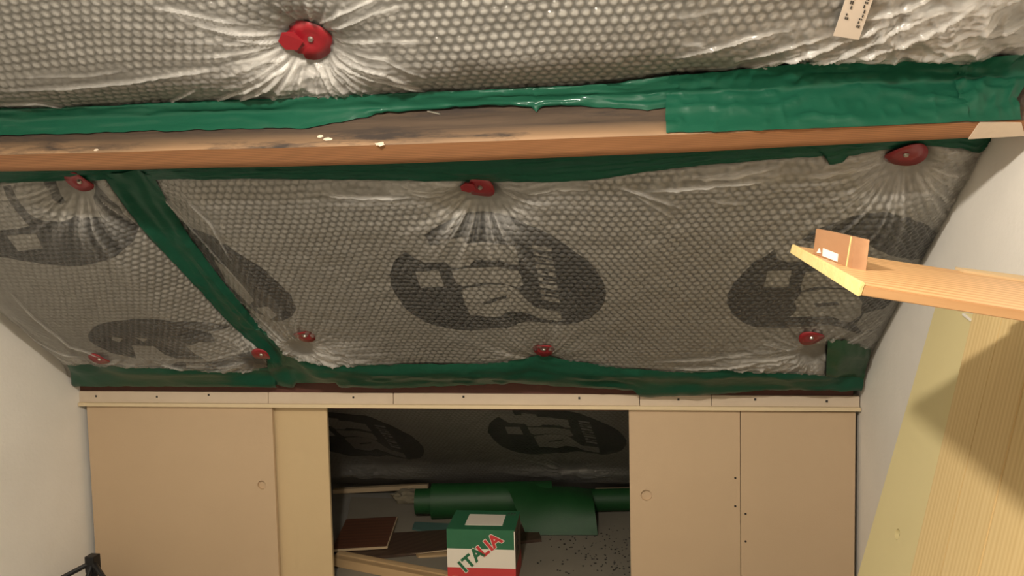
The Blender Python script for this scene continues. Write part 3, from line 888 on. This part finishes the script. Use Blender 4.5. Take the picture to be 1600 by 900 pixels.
def tape(label, top, bot, mat='tape', n=150, m=14, amp=2.0, lift=.006, seed=1, wr=.005, fold=None, along=True, sides=True):
    a, b = (jag(top, n, amp, seed), jag(bot, n, amp * .7, seed + .5))
    pts = np.zeros((m, n, 3))
    for i in range(n):
        u0, v0 = SH(*a[i], lift)
        if fold is None:
            u1, v1 = SH(*b[i], lift)
            for j in range(m):
                t = j / (m - 1); u, v = u0 + (u1 - u0) * t, v0 + (v1 - v0) * t
                pts[j, i] = (u, v, float(H(u, v)) + .0025 + (lift - .0025) * min(1, 6 * min(t, 1 - t)))
        else:                                  # over the film, into the corner, down the beam's side face
            p = hit(*b[i], SV, SV @ ORG + VB1); VE = float(vb1(p[0])); p = hit(*b[i], SV, SV @ ORG + VE + .004); u1, n1 = p[0], (p - ORG) @ SN
            n1 = min(n1, NB + .004); n0 = float(H(u0, v0)) + lift
            key = [(u0, v0, n0), (.5 * (u0 + u1), VE + .045, min(n0, -.012) + .004), (.5 * (u0 + u1), VE + .014, -.004), (u1, VE + .005, .5 * n1 + .005), (u1, VE + .004, n1)]
            key = np.array(key); d = np.r_[0, np.cumsum(np.linalg.norm(np.diff(key, axis=0), axis=1))]
            for j in range(m): pts[j, i] = [np.interp(d[-1] * j / (m - 1), d, key[:, k]) for k in range(3)]
    u, v, h = pts[..., 0], pts[..., 1], pts[..., 2]
    jj = np.arange(m)[:, None] / (m - 1) + np.zeros((m, n))
    ii = np.arange(n)[None, :] + np.zeros((m, n))
    # lengthwise creases
    w = ridged(ii * .035 + seed * 3, jj * 5 + .8 * vnoise(ii * .06, jj * 2, 90), 91) ** 3 * wr + ridged(ii * .12 + seed, jj * 9, 92) ** 3 * wr * .5
    w = w + (vnoise(ii * .16 + jj * 2.5, jj * 4, 93 + seed) - .5) * wr * .35
    edge = smooth(np.minimum(jj, 1 - jj) / .12)
    if fold is None: h = h + w * (.3 + .7 * edge)
    else:
        k = smooth((VB1 + .03 - v) / .03)
        h = h + w * edge * (1 - k); v = v + w * edge * k
    P3 = ORG[None, None, :] + u[..., None] * EX + v[..., None] * SV + h[..., None] * SN
    P3[..., 0] = np.clip(P3[..., 0], XL + .001, XR - .001)
    o = link('adhesive_tape', grid_mesh('adhesive_tape', P3), MAT[mat], None, Matrix(), True)
    return tag(o, label, 'tape', 'green sealing tapes')


for label, top, bot, kw in TAPES: tape(label, top, bot, **kw)

# ------------------------------------------------------------------ red washers
WLAB = ['large torn red washer pinning the upper sheet above the beam', 'red washer half under the tape, nearest the top of the diagonal tape',
        'notched red washer just below the beam, above the central printed oval', 'round red washer with shiny screw below the beam near the right wall',
        'small red washer at the foot of the slope, just right of the diagonal tape', 'small red washer above the foot tape, below the central printed oval',
        'red washer at the foot of the slope beside the square green patch', 'red washer at the foot of the slope, nearest the left wall',
        'dark red washer tucked left of the foot of the diagonal tape']
for k, (x, y) in enumerate(WASH):
    R_ = {0: .044, 3: .042}.get(k, .034)
    n0 = PDEEP[k] + {6: .026, 7: .034}.get(k, .016)
    u, v = S(x, y, n0)
    c = P(u, v, n0)
    tilt = random.uniform(-.2, .2)
    mw = frame(c, np.cos(tilt) * EX + np.sin(tilt) * SV, None, SN - (.25 * SV if k == 3 else 0))
    o = empty('fixing_washer', c, WLAB[k], 'washer', 'red insulation washers')
    fish = k in (0, 2)
    bm = bmesh.new(); ring = []
    N = 36
    for i in range(N):
        a = 2 * math.pi * i / N; r = R_ * (1 + .03 * math.sin(3 * a + k))
        if fish and 2.3 < a < 3.9: r *= .78 + .25 * abs(math.sin((a - 2.3) * 4))
        if k in (1, 4, 7, 8): r *= 1 - .18 * max(0, math.sin(2 * a + k))
        z = .004 * math.sin(2 * a + k) * (1.6 if fish else 1)
        ring.append((r * math.cos(a), r * math.sin(a), z))
    cen = [bm.verts.new((0, 0, -.004)), bm.verts.new((0, 0, -.007))]
    t = [bm.verts.new(p) for p in ring]; b = [bm.verts.new((p[0] * .97, p[1] * .97, p[2] - .003)) for p in ring]
    mid = [bm.verts.new((p[0] * .45, p[1] * .45, -.0015)) for p in ring]
    for i in range(N):
        j = (i + 1) % N
        bm.faces.new((t[i], t[j], mid[j], mid[i])); bm.faces.new((mid[i], mid[j], cen[0]))
        bm.faces.new((b[j], b[i], cen[1])); bm.faces.new((t[j], t[i], b[i], b[j]))
    bmesh.ops.recalc_face_normals(bm, faces=list(bm.faces))
    me = bpy.data.meshes.new('disc'); bm.to_mesh(me); bm.free()
    link('disc', me, MAT['red'], o, mw, True)
    if fish:                                 # folded flap of the torn disc
        fl = [(-.45, .68, .007), (-.95, .80, .009), (-1.32, .42, .010), (-1.25, -.12, .008), (-.75, -.30, .007), (-.25, .1, .0075)]
        bm = bmesh.new(); f = [bm.verts.new((a * R_, b * R_ * .9, z)) for a, b, z in fl]; g = [bm.verts.new((a * R_, b * R_ * .9, z - .002)) for a, b, z in fl]
        bm.faces.new(f); bm.faces.new(g[::-1])
        for i in range(6): bm.faces.new((f[i], g[i], g[(i + 1) % 6], f[(i + 1) % 6]))
        bmesh.ops.recalc_face_normals(bm, faces=list(bm.faces))
        me = bpy.data.meshes.new('flap'); bm.to_mesh(me); bm.free(); link('flap', me, MAT['red'], o, mw)
    bm = bmesh.new(); bmesh.ops.create_cone(bm, cap_ends=True, segments=12, radius1=.0062, radius2=.0045, depth=.004, matrix=Matrix.Translation((0, 0, 0)))
    me = bpy.data.meshes.new('screw'); bm.to_mesh(me); bm.free(); link('screw', me, MAT['steel'], o, mw)

# ------------------------------------------------------------------ boards leaning on the right wall
T = onX(1462, 478, XR - .03)
LEAN = math.radians(14.35)
PN = np.array([-math.cos(LEAN), 0, math.sin(LEAN)])          # faces the room
UPV = np.array([math.sin(LEAN), 0, math.cos(LEAN)])          # up the board
PD = PN @ T


def lean_panel(name, px_left, px_top, px_right, off, mat, parent, thick=.018):
    """panel in the leaning plane: x up the board (grain), y towards the camera (-Y)"""
    pl = hit(*px_left, PN, PD + off)
    return pl


root = empty('leaning_panel', (T[0] - T[2] * math.tan(LEAN), T[1], 0), 'smooth pale yellow hardboard panel with oval hole, leaning on the right wall', 'panel')
foot = T - UPV * (T[2] / UPV[2])
hc = hit(1402, 835, PN, PD)
mw = frame(foot + PN * 0, -EY, None, UPV)                    # local x = -Y, z = up the board, y = z x x
if np.array(mw)[:3, 1] @ PN > 0: pass
yl = np.array(mw)[:3, 1]
# front must be at local y=0 with body going away from the room
if yl @ PN > 0:
    mw = frame(foot - EY * .62, EY, None, UPV)
    cx = .62 - (T[1] - hc[1])
else: cx = T[1] - hc[1]
cz = (hc - foot) @ UPV
holed_panel('panel', .62, float((T - foot) @ UPV), .016, cx, cz, .0125, .016, MAT['mdf_pale'], root, mw, True)
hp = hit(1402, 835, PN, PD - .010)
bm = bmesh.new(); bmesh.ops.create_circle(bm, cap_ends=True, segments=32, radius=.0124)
me = bpy.data.meshes.new('hole_shade'); bm.to_mesh(me); bm.free(); link('hole_shade', me, MAT['hole_dark'], root, frame(hp, EY, None, PN))  # added dark disc standing in for the shade inside the hole
fl = hit(1512, 497, PN, PD + .001)
box('splinter', (-.02, -.001, -.004), (.02, .004, .004), MAT['white'], root, .001, frame(fl, (0, -1, -.25), None, PN))['label'] = 'white torn edge strip'

pine = empty('pine_board', (foot[0], 1.5, 0), 'wide grained pine board in front of the smooth panel, leaning under the plank', 'board')
OFF = .026
tl = hit(1520, 488, PN, PD + OFF); bl = hit(1421, 900, PN, PD + OFF)
zt = tl[2]
def pine_foot(p): return p + UPV * (-p[2] / UPV[2])
fy0 = pine_foot(bl)
sk = (bl - tl); sk /= np.linalg.norm(sk)                     # direction down the board's edge
seams_top = [(1520, 488), (1566, 497), (1622, 510), (1700, 530), (1790, 550)]
ty = [hit(x, y, PN, PD + OFF)[1] for x, y in seams_top]
w = [ty[0] - t for t in ty]
for a, b in zip(w[:-1], w[1:]):
    t0 = tl + np.array([0, -a, 0]) - sk * .028; t1 = tl + np.array([0, -b + .0016, 0]) - sk * .028
    ln = (t0[2] - .002) / -sk[2]
    b0, b1 = t0 + sk * ln, t1 + sk * ln
    bk = -PN * .018; jog = PN * random.uniform(-.0006, .0006)
    hexa('plank', [b0 + bk, b1 + bk, b1 + jog, b0 + jog, t0 + bk, t1 + bk, t1 + jog, t0 + jog], MAT['pine'], pine, frame(b0 + np.array([0, 0, 0]), -sk, None, PN), .0012)

# ------------------------------------------------------------------ plank lying across the top, with its block
A = at(1241, 384, 1.20); B = at(1350, 446, .875)
uA = at(1600, 438, 1.185) - A; uA /= np.linalg.norm(uA)
uB = at(1600, 486, .89) - B; uB /= np.linalg.norm(uB)
Cc = A + uA * ((XR - .004 - A[0]) / uA[0]); Dd = B + uB * ((XR - .004 - B[0]) / uB[0])
NP_ = np.cross(uB, A - B); NP_ /= np.linalg.norm(NP_)
if NP_[2] < 0: NP_ = -NP_
TH = .0125
pr = empty('timber_plank', .5 * (Cc + Dd), 'orange wooden plank jutting from the right wall over the leaning boards', 'plank')
pf = frame(B, uB, None, NP_)
hexa('board', [p - NP_ * TH for p in (B, Dd, Cc, A)] + [B, Dd, Cc, A], MAT['plank'], pr, pf, .001)
e = -uB * .004
q = [B + e, A + e]
o_ = hexa('end_face', [q[0] - NP_ * (TH + .002), q[1] - NP_ * (TH + .0), A - NP_ * TH - e * .1, B - NP_ * TH - e * .1, q[0] + NP_ * .003, q[1] + NP_ * .002, A + NP_ * .002 - e * .3, B + NP_ * .003 - e * .3],
     MAT['endgrain'], pr, None, .0008)
o_['label'] = 'pale freshly sawn end grain'
g0 = A + uA * .262; g1 = A + uA * .385
pp = hexa('veneer_flap', [g0 - (A - B) * .06, g1 - (A - B) * .07, g1 + (A - B) * .03, g0 + (A - B) * .03,
                          g0 - (A - B) * .06 + NP_ * .004, g1 - (A - B) * .07 + NP_ * .003, g1 + (A - B) * .03 + NP_ * .007, g0 + (A - B) * .03 + NP_ * .004], MAT['tan'], pr)
pp['label'] = 'torn brown paper strip along the back edge'
# block: a plywood offcut standing on the plank's end
f0 = B + (A - B) * .70 + uB * .004; f1 = B + (A - B) * .14 + uB * .004
V1 = at(1276, 357, 1.30) - at(1271, 396, 1.30)
def on_plank(x, y): return hit(x, y, NP_, NP_ @ B)
f0, f1 = on_plank(1270, 397), on_plank(1330, 420)
f0t = at(1275, 357, (f0 - CAM) @ CF); f1t = at(1336, 371, (f1 - CAM) @ CF)
dth = on_plank(1341, 416) - on_plank(1330, 420); 
nb = np.cross(f1 - f0, f0t - f0); nb /= np.linalg.norm(nb)
if nb @ CF < 0: nb = -nb
back = nb * .020 + (f1 - f0) / np.linalg.norm(f1 - f0) * .004
blk = empty('plywood_block', .5 * (f0 + f1), 'small plywood offcut with white sticker standing upright on the plank end', 'block')
bf = frame(f0, f1 - f0, None, f0t - f0)
hexa('block', [f0, f1, f1 + back, f0 + back, f0t, f1t, f1t + back, f0t + back], MAT['ply'], blk, bf, .0008)
def on_blk(x, y): return hit(x, y, nb, nb @ f0)
prism('sticker', [p - nb * .0012 for p in (on_blk(1287, 388), on_blk(1310, 397), on_blk(1309, 409), on_blk(1286, 400))], -nb, .001, MAT['white'], blk)['label'] = 'white paper sticker'
prism('sticker', [p - nb * .0012 for p in (on_blk(1281, 388), on_blk(1283, 396), on_blk(1277, 395))], -nb, .001, MAT['white'], blk)['label'] = 'white sticker scrap'
ln0 = f1t - (f1t - f0t) * .10
prism('ply_line', [p - nb * .0008 for p in (f1 - (f1 - f0) * .12, f1 - (f1 - f0) * .10, f1t - (f1t - f0t) * .07, f1t - (f1t - f0t) * .09)], -nb, .0008, MAT['endgrain'], blk)

# ------------------------------------------------------------------ crawl space: floor board, offcuts, carton, green roll
def flat(name, px, z, thick, mat, label=None, cat=None, parent=None, zs=None):
    pts = [onZ(x, y, z if zs is None else zs[i]) for i, (x, y) in enumerate(px)]
    n = np.cross(pts[1] - pts[0], pts[2] - pts[0]); n /= np.linalg.norm(n)
    if n[2] < 0: n = -n
    o = prism(name, pts, n, thick, mat, parent, frame(pts[0], pts[1] - pts[0], None, n))
    if label: tag(o, label, cat)
    return o


fb = [onZ(548, 777, .012), onZ(1010, 777, .012), onZ(1010, 905, .012), onZ(528, 905, .012)]
fb[1][0] = fb[2][0] = .35; fb[2][1] = fb[3][1] = KY + .06; fb[0][1] = fb[1][1] = max(fb[0][1], 3.45)
o = prism('floor_board', fb, EZ, .012, MAT['board']); tag(o, 'grey chipboard sheet lying on the floor inside the crawl space', 'board')

ZF = .012
flat('laminate_square', [(541, 811), (620, 807), (604, 853), (519, 858)], .05, .010, MAT['laminate'], 'square reddish brown laminate offcut lying on the dark plank', 'offcut', None, [.034, .034, .040, .040])
o = bpy.data.objects['laminate_square']
pts = [onZ(x, y, z) for x, y, z in ((541, 811, .034), (620, 807, .034), (604, 853, .040), (519, 858, .040))]
nn = np.cross(pts[1] - pts[0], pts[2] - pts[0]); nn /= np.linalg.norm(nn); nn = nn if nn[2] > 0 else -nn
for a, b in ((1, 2), (2, 3)):
    d = (pts[b] - pts[a]); c_ = np.cross(d, nn); c_ /= np.linalg.norm(c_)
    if c_ @ (pts[a] - sum(pts) / 4) < 0: c_ = -c_
    hexa('core_edge', [pts[a] - nn * .0098, pts[b] - nn * .0098, pts[b] - nn * .0098 + c_ * .004, pts[a] - nn * .0098 + c_ * .004,
                       pts[a] - nn * .001, pts[b] - nn * .001, pts[b] - nn * .001 + c_ * .004, pts[a] - nn * .001 + c_ * .004], MAT['core'], o)
lp = flat('laminate_plank', [(520, 858), (600, 833), (720, 826), (838, 818), (846, 842), (720, 856), (600, 868), (560, 872)], .026, .012, MAT['laminate2'], 'long dark brown laminate plank lying behind the carton', 'plank')
pts = [onZ(x, y, .024) for x, y in ((560, 872), (600, 868), (720, 857), (846, 842))]
bm = bmesh.new(); r0 = [bm.verts.new(Vector(p)) for p in pts]; r1 = [bm.verts.new(Vector(p + np.array([0, -.003, -.004]))) for p in pts]
for i in range(3): bm.faces.new((r0[i], r1[i], r1[i + 1], r0[i + 1]))
me = bpy.data.meshes.new('core_edge'); bm.to_mesh(me); bm.free(); link('core_edge', me, MAT['core'], lp)
flat('teal_offcut', [(648, 815), (705, 818), (700, 828), (662, 829), (644, 825)], .02, .008, MAT['teal'], 'thin teal offcut lying between the dark plank and the green roll', 'offcut')
flat('wood_strip', [(650, 866), (704, 861), (704, 866), (654, 869)], .02, .008, MAT['stick'], 'thin pale wood strip beside the carton front', 'strip')
# stout batten lying in front
b0, b1 = onZ(532, 860, .05), onZ(700, 892, .05)
d = b1 - b0; d /= np.linalg.norm(d); wv = np.cross(EZ, d); wv = wv if wv[1] < 0 else -wv
st = empty('timber_batten', b0 + np.array([0, 0, -.038]), 'pale timber batten lying on the floor just inside the opening', 'batten')
b1 = b0 + d * .55
for k in range(2):
    s0 = wv * (.031 * k); s1 = wv * (.031 * k + .030)
    h_ = .05 - .004 * k
    hexa('lath', [b0 + s0 + EZ * (ZF + .0005 - b0[2]), b0 + s1 + EZ * (ZF + .0005 - b0[2]), b1 + s1 + EZ * (ZF + .0005 - b1[2]), b1 + s0 + EZ * (ZF + .0005 - b1[2]),
                  b0 + s0 + EZ * (h_ - b0[2]), b0 + s1 + EZ * (h_ - b0[2]), b1 + s1 + EZ * (h_ - b1[2]), b1 + s0 + EZ * (h_ - b1[2])], MAT['stick'], st, frame(b0, d, None, EZ), .001)
# reddish battens at the back, wool
p0 = onY(520, 772, 3.52); p1 = onY(668, 764, 3.52)
hexa('back_batten', [p0, p1, p1 + EY * .03, p0 + EY * .03, p0 + EZ * .022, p1 + EZ * .022, p1 + EY * .03 + EZ * .022, p0 + EY * .03 + EZ * .022], MAT['core'], None, frame(p0, p1 - p0, None, EZ))
tag(bpy.data.objects['back_batten'], 'thin reddish batten at the back of the crawl space, left of the green roll', 'batten')
p0 = onY(930, 772, 3.45); p1 = onY(1000, 771, 3.45)
o = hexa('back_batten', [p0, p1, p1 + EY * .03, p0 + EY * .03, p0 + EZ * .02, p1 + EZ * .02, p1 + EY * .03 + EZ * .02, p0 + EY * .03 + EZ * .02], MAT['core'], None, frame(p0, p1 - p0, None, EZ))
tag(o, 'short batten at the back of the crawl space, behind the green roll end', 'batten')


def lump(name, c, rad, label, cat, mat, sub=3):
    bm = bmesh.new(); bmesh.ops.create_icosphere(bm, subdivisions=sub, radius=1)
    for v in bm.verts:
        p = np.array(v.co); k = .65 + .7 * float(vnoise(p[0] * 3 + p[2] * 2, p[1] * 3 + p[2] * 1.4, 95))
        v.co = Vector((p[0] * rad[0] * k, p[1] * rad[1] * k, max(p[2] * rad[2] * k, -rad[2] * .6)))
    me = bpy.data.meshes.new(name); bm.to_mesh(me); bm.free()
    return tag(link(name, me, mat, None, Matrix.Translation(Vector(c))), label, cat)


c = onY(638, 762, 3.42)
lump('wool_tuft', (c[0], 3.42, ZF + .022), (.075, .05, .035), 'ragged tuft of insulation wool behind the green roll', 'insulation', MAT['wool'])
lump('rubble_lump', (*onZ(647, 781, ZF)[:2], ZF + .010), (.035, .03, .018), 'small pale rubble lump left of the green roll', 'rubble', MAT['wool'], 2)

# crumbs on the board
bm = bmesh.new()
for k in range(170):
    x, y = (random.gauss(948, 26), random.gauss(868, 22)) if k < 90 else (random.uniform(840, 990), random.uniform(825, 898))
    if x > 985: continue
    p = onZ(x, y, ZF)
    s_ = random.uniform(.0012, .0036)
    bmesh.ops.create_cube(bm, size=1, matrix=Matrix.Translation(Vector(p) + Vector((0, 0, s_ * .4))) @ Matrix.Rotation(random.uniform(0, 3), 4, 'Z') @ Matrix.Diagonal((s_ * 2.2, s_ * 1.3, s_, 1)))
me = bpy.data.meshes.new('floor_crumbs'); bm.to_mesh(me); bm.free()
tag(link('floor_crumbs', me, MAT['crumb']), 'dark crumbs scattered on the grey floor board by the right door', 'debris', None, 'stuff')

# carton ----------------------------------------------------------
ft = onY(751, 828, KY + .075); ZT = float(ft[2])
fl_, fr_ = onZ(698, 827, ZT), onZ(804, 829.5, ZT); bl_, br_ = onZ(715, 797, ZT), onZ(819, 800.5, ZT)
bx = fr_ - fl_; W_ = float(np.linalg.norm(bx)); bx /= W_
by = np.cross(EZ, bx); D_ = float(.5 * ((bl_ - fl_) @ by + (br_ - fr_) @ by))
Hh = ZT - ZF - .001
bmw = frame(fl_ - EZ * Hh, bx, by)
carton = empty('carton', fl_ - EZ * Hh + (bx * W_ + by * D_) * .5, 'green, white and red striped cardboard carton reading ITALIA', 'box')
body = box('body', (0, 0, 0), (W_, D_, Hh), MAT['box_side'], carton, .002, bmw)


def cpart(name, lo, hi, mat, label=None, parent=carton):
    o = box(name, lo, hi, mat, parent, 0, bmw)
    if label: o['label'] = label
    return o


gz, wz = Hh - .335 * Hh, Hh - .67 * Hh
cpart('stripe', (-.0008, -.0012, gz), (W_ - .003, .001, Hh), MAT['box_green'], 'green stripe')
cpart('stripe', (-.0008, -.0012, wz), (W_ + .0008, .001, gz), MAT['box_white'], 'white stripe')
cpart('stripe', (-.0008, -.0012, 0), (W_ + .0008, .001, wz), MAT['box_red'], 'red stripe')
cpart('stripe', (W_ - .003, -.0012, gz), (W_ + .0008, .001, Hh - .003), MAT['box_white'], 'white corner strip')
cpart('stripe', (W_ - .0008, .001, 0), (W_ + .0012, D_, wz * .9), MAT['box_red'], 'red side stripe')
cpart('lid', (-.0008, -.0008, Hh - .0005), (W_ + .0008, D_ + .0008, Hh + .0015), MAT['box_green'], 'green lid')
cpart('address_label', (W_ * .24, D_ * .22, Hh + .001), (W_ * .80, D_ * .78, Hh + .003), MAT['box_white'], 'white blank label on the lid')
bm = bmesh.new()
for k in range(3):
    for j in range(2):
        x0 = W_ * (.84 + .045 * k); y0 = D_ * (.80 + .07 * j)
        bmesh.ops.create_cube(bm, size=1, matrix=Matrix.Translation((x0, y0, Hh + .0018)) @ Matrix.Diagonal((W_ * .032, D_ * .03, .0008, 1)))
for k in range(12):
    z0 = Hh * (.45 + .04 * k); y0 = D_ * random.uniform(.3, .6)
    bmesh.ops.create_cube(bm, size=1, matrix=Matrix.Translation((W_ + .0012, y0, z0)) @ Matrix.Diagonal((.0008, D_ * random.uniform(.1, .3), Hh * .015, 1)))
me = bpy.data.meshes.new('print'); bm.to_mesh(me); bm.free(); link('print', me, MAT['ink_dark'], carton, bmw)['kind'] = 'stuff'


def letters():
    """slanted lettering along the carton front"""
    # px positions of each letter's centre on the front face
    size = .086
    spots = [('I', 723.5, 886.5, 'g'), ('T', 733, 878, 'g'), ('A', 745.5, 866.5, 'g'), ('L', 755, 860.5, 'r'), ('I', 764, 853, 'r'), ('A', 773.5, 845, 'r')]
    fn = -np.array(bmw)[:3, 1]
    a0 = hit(723.5, 886.5, fn, fn @ np.array(bmw)[:3, 3] + .0016); a1 = hit(773.5, 845, fn, fn @ np.array(bmw)[:3, 3] + .0016)
    dirv = a1 - a0; dirv /= np.linalg.norm(dirv)
    for ch, x, y, colr in spots:
        for lay, off, mat in ((0, .0016, 'box_white'), (1, .0024, 'ink_green' if colr == 'g' else 'ink_red')):
            cu = bpy.data.curves.new('letter', 'FONT'); cu.body = ch; cu.size = size * .74; cu.align_x = 'CENTER'; cu.align_y = 'CENTER'
            cu.offset = .0045 if lay == 0 else .0022; cu.extrude = .0003
            p = hit(x, y, fn, fn @ np.array(bmw)[:3, 3] + off)
            o = bpy.data.objects.new('letter' if lay else 'letter_outline', cu); COL.objects.link(o); cu.materials.append(MAT[mat])
            dg = bpy.context.evaluated_depsgraph_get(); me = bpy.data.meshes.new_from_object(o.evaluated_get(dg))
            bpy.data.objects.remove(o); me.materials.clear()
            link('letter' if lay else 'letter_outline', me, MAT[mat], carton, frame(p, dirv, None, fn))


letters()

# green membrane roll -----------------------------------------------------------
def spiral_tube(x0, x1, r0, r1, turns, N=150, M=14, taper=0.0, seed=0):
    """rolled sheet along local x: spiral section"""
    xs = np.linspace(x0, x1, M); pts = np.zeros((N, M, 3))
    for i in range(N):
        t = i / (N - 1); a = 2 * math.pi * turns * t - math.pi / 2; r = r0 + (r1 - r0) * t
        for j, x in enumerate(xs):
            rr = r * (1 + .02 * math.sin(x * 9 + seed) * t)
            pts[i, j] = (x, rr * math.cos(a), rr * math.sin(a))
    return grid_mesh('rolled_sheet', pts)


f0, f1 = onZ(645, 815, ZF), onZ(985, 807.5, ZF)
ax = f1 - f0; ax[2] = 0; LR = float(np.linalg.norm(ax)); ax /= LR
rb = .074
cen = f0 + np.array([0, rb * .75, 0]) + EZ * (rb + .001)
rm = frame(cen, ax, None, EZ)
roll = empty('membrane_roll', cen - EZ * rb, 'dark green roll of membrane partly unrolled on the crawl space floor', 'roll')
link('rolled_sheet', spiral_tube(0, .10, .03, .058, 4, seed=1), MAT['membrane'], roll, rm, True)
link('rolled_sheet', spiral_tube(.075, LR * .635, .05, .083, 3, seed=2), MAT['membrane'], roll, rm, True)
m2 = rm @ Matrix.Translation((0, .02, -.020))
link('rolled_sheet', spiral_tube(LR * .60, LR * 1.06, .025, .054, 4, seed=3), MAT['membrane'], roll, m2, True)


def flap():
    """loose sheet: comes off the roll and falls forward into a half cone with an open right end"""
    N, Mv = 46, 30
    tops0, tops1 = onZ(800, 775, .15), onZ(925, 785, .12)
    L0, L1 = onZ(822, 836, ZF + .004), onZ(934, 836, ZF + .004)
    r0_, r1_ = at(790, 786, 0), None
    pts = np.zeros((N, Mv, 3))
    for j in range(Mv):
        s_ = j / (Mv - 1)
        top = cen + ax * (LR * (.42 + .40 * s_)) + EZ * (.082 - .045 * s_ ** 2) - EY * .02
        bot = L0 + (L1 - L0) * s_
        bot2 = L1 + np.array([0, .16, 0])
        for i in range(N):
            t = i / (N - 1)
            p = top * (1 - t) + bot * t
            bul = math.sin(math.pi * t) * (.03 + .045 * s_)
            p = p + EZ * bul * .75 - EY * bul * .55
            p = p + EZ * .006 * math.sin(s_ * 9 + t * 5) * (1 - t)
            pts[i, j] = p
    me = grid_mesh('loose_sheet', pts)
    link('loose_sheet', me, MAT['membrane'], roll, Matrix(), True)
    # end that folds back under to close the open cone
    N2 = 20; q = np.zeros((N2, 8, 3)); e = pts[-1, :, :]
    for j in range(8):
        b = pts[-1, Mv - 9 + j]
        for i in range(N2):
            t = i / (N2 - 1); q[i, j] = b + EY * .14 * t + EZ * (.0 + .004 * math.sin(t * 5))
    link('folded_hem', grid_mesh('folded_hem', q), MAT['membrane'], roll, Matrix(), True)


flap()

# ------------------------------------------------------------------ black folded stand in the near left corner
def rod(name, a, b, r, mat, parent, seg=10, r2=None):
    a, b = Vector(a), Vector(b); d = b - a
    bm = bmesh.new(); bmesh.ops.create_cone(bm, cap_ends=True, segments=seg, radius1=r, radius2=r2 or r, depth=d.length)
    me = bpy.data.meshes.new(name); bm.to_mesh(me); bm.free()
    q = d.to_track_quat('Z', 'Y').to_matrix().to_4x4(); q.translation = (a + b) / 2
    return link(name, me, mat, parent, q)


hub = onY(145, 880, 2.33); hub[0] = max(hub[0], XL + .05)
stand = empty('tripod_stand', (hub[0], hub[1], 0), 'black folding tripod stand in the left corner beside the sliding door', 'stand')
box('collar', (hub[0] - .018, hub[1] - .018, hub[2] - .030), (hub[0] + .018, hub[1] + .018, hub[2] + .030), MAT['black'], stand, .003)
rod('post', hub - EZ * (hub[2] - .01), hub, .014, MAT['black'], stand)
for px in ((88, 908), (168, 912), (130, 925)):
    q = onY(*px, 2.26); q[0] = max(q[0], XL + .02)
    d = q - hub; d = d / abs(d[2]) * (hub[2] - .012) if d[2] < 0 else d
    d = d * min(1.0, 1.0)
    e = hub + d * 1.0
    mid = q + (q - hub) * .3
    rod('brace', hub + EZ * .005, mid, .009, MAT['black'], stand)
    rod('leg', mid, np.array([np.clip(mid[0], XL + .02, 9), mid[1] - .02, .004]), .008, MAT['black'], stand)
# crumpled black cloth hung in the stand's crook
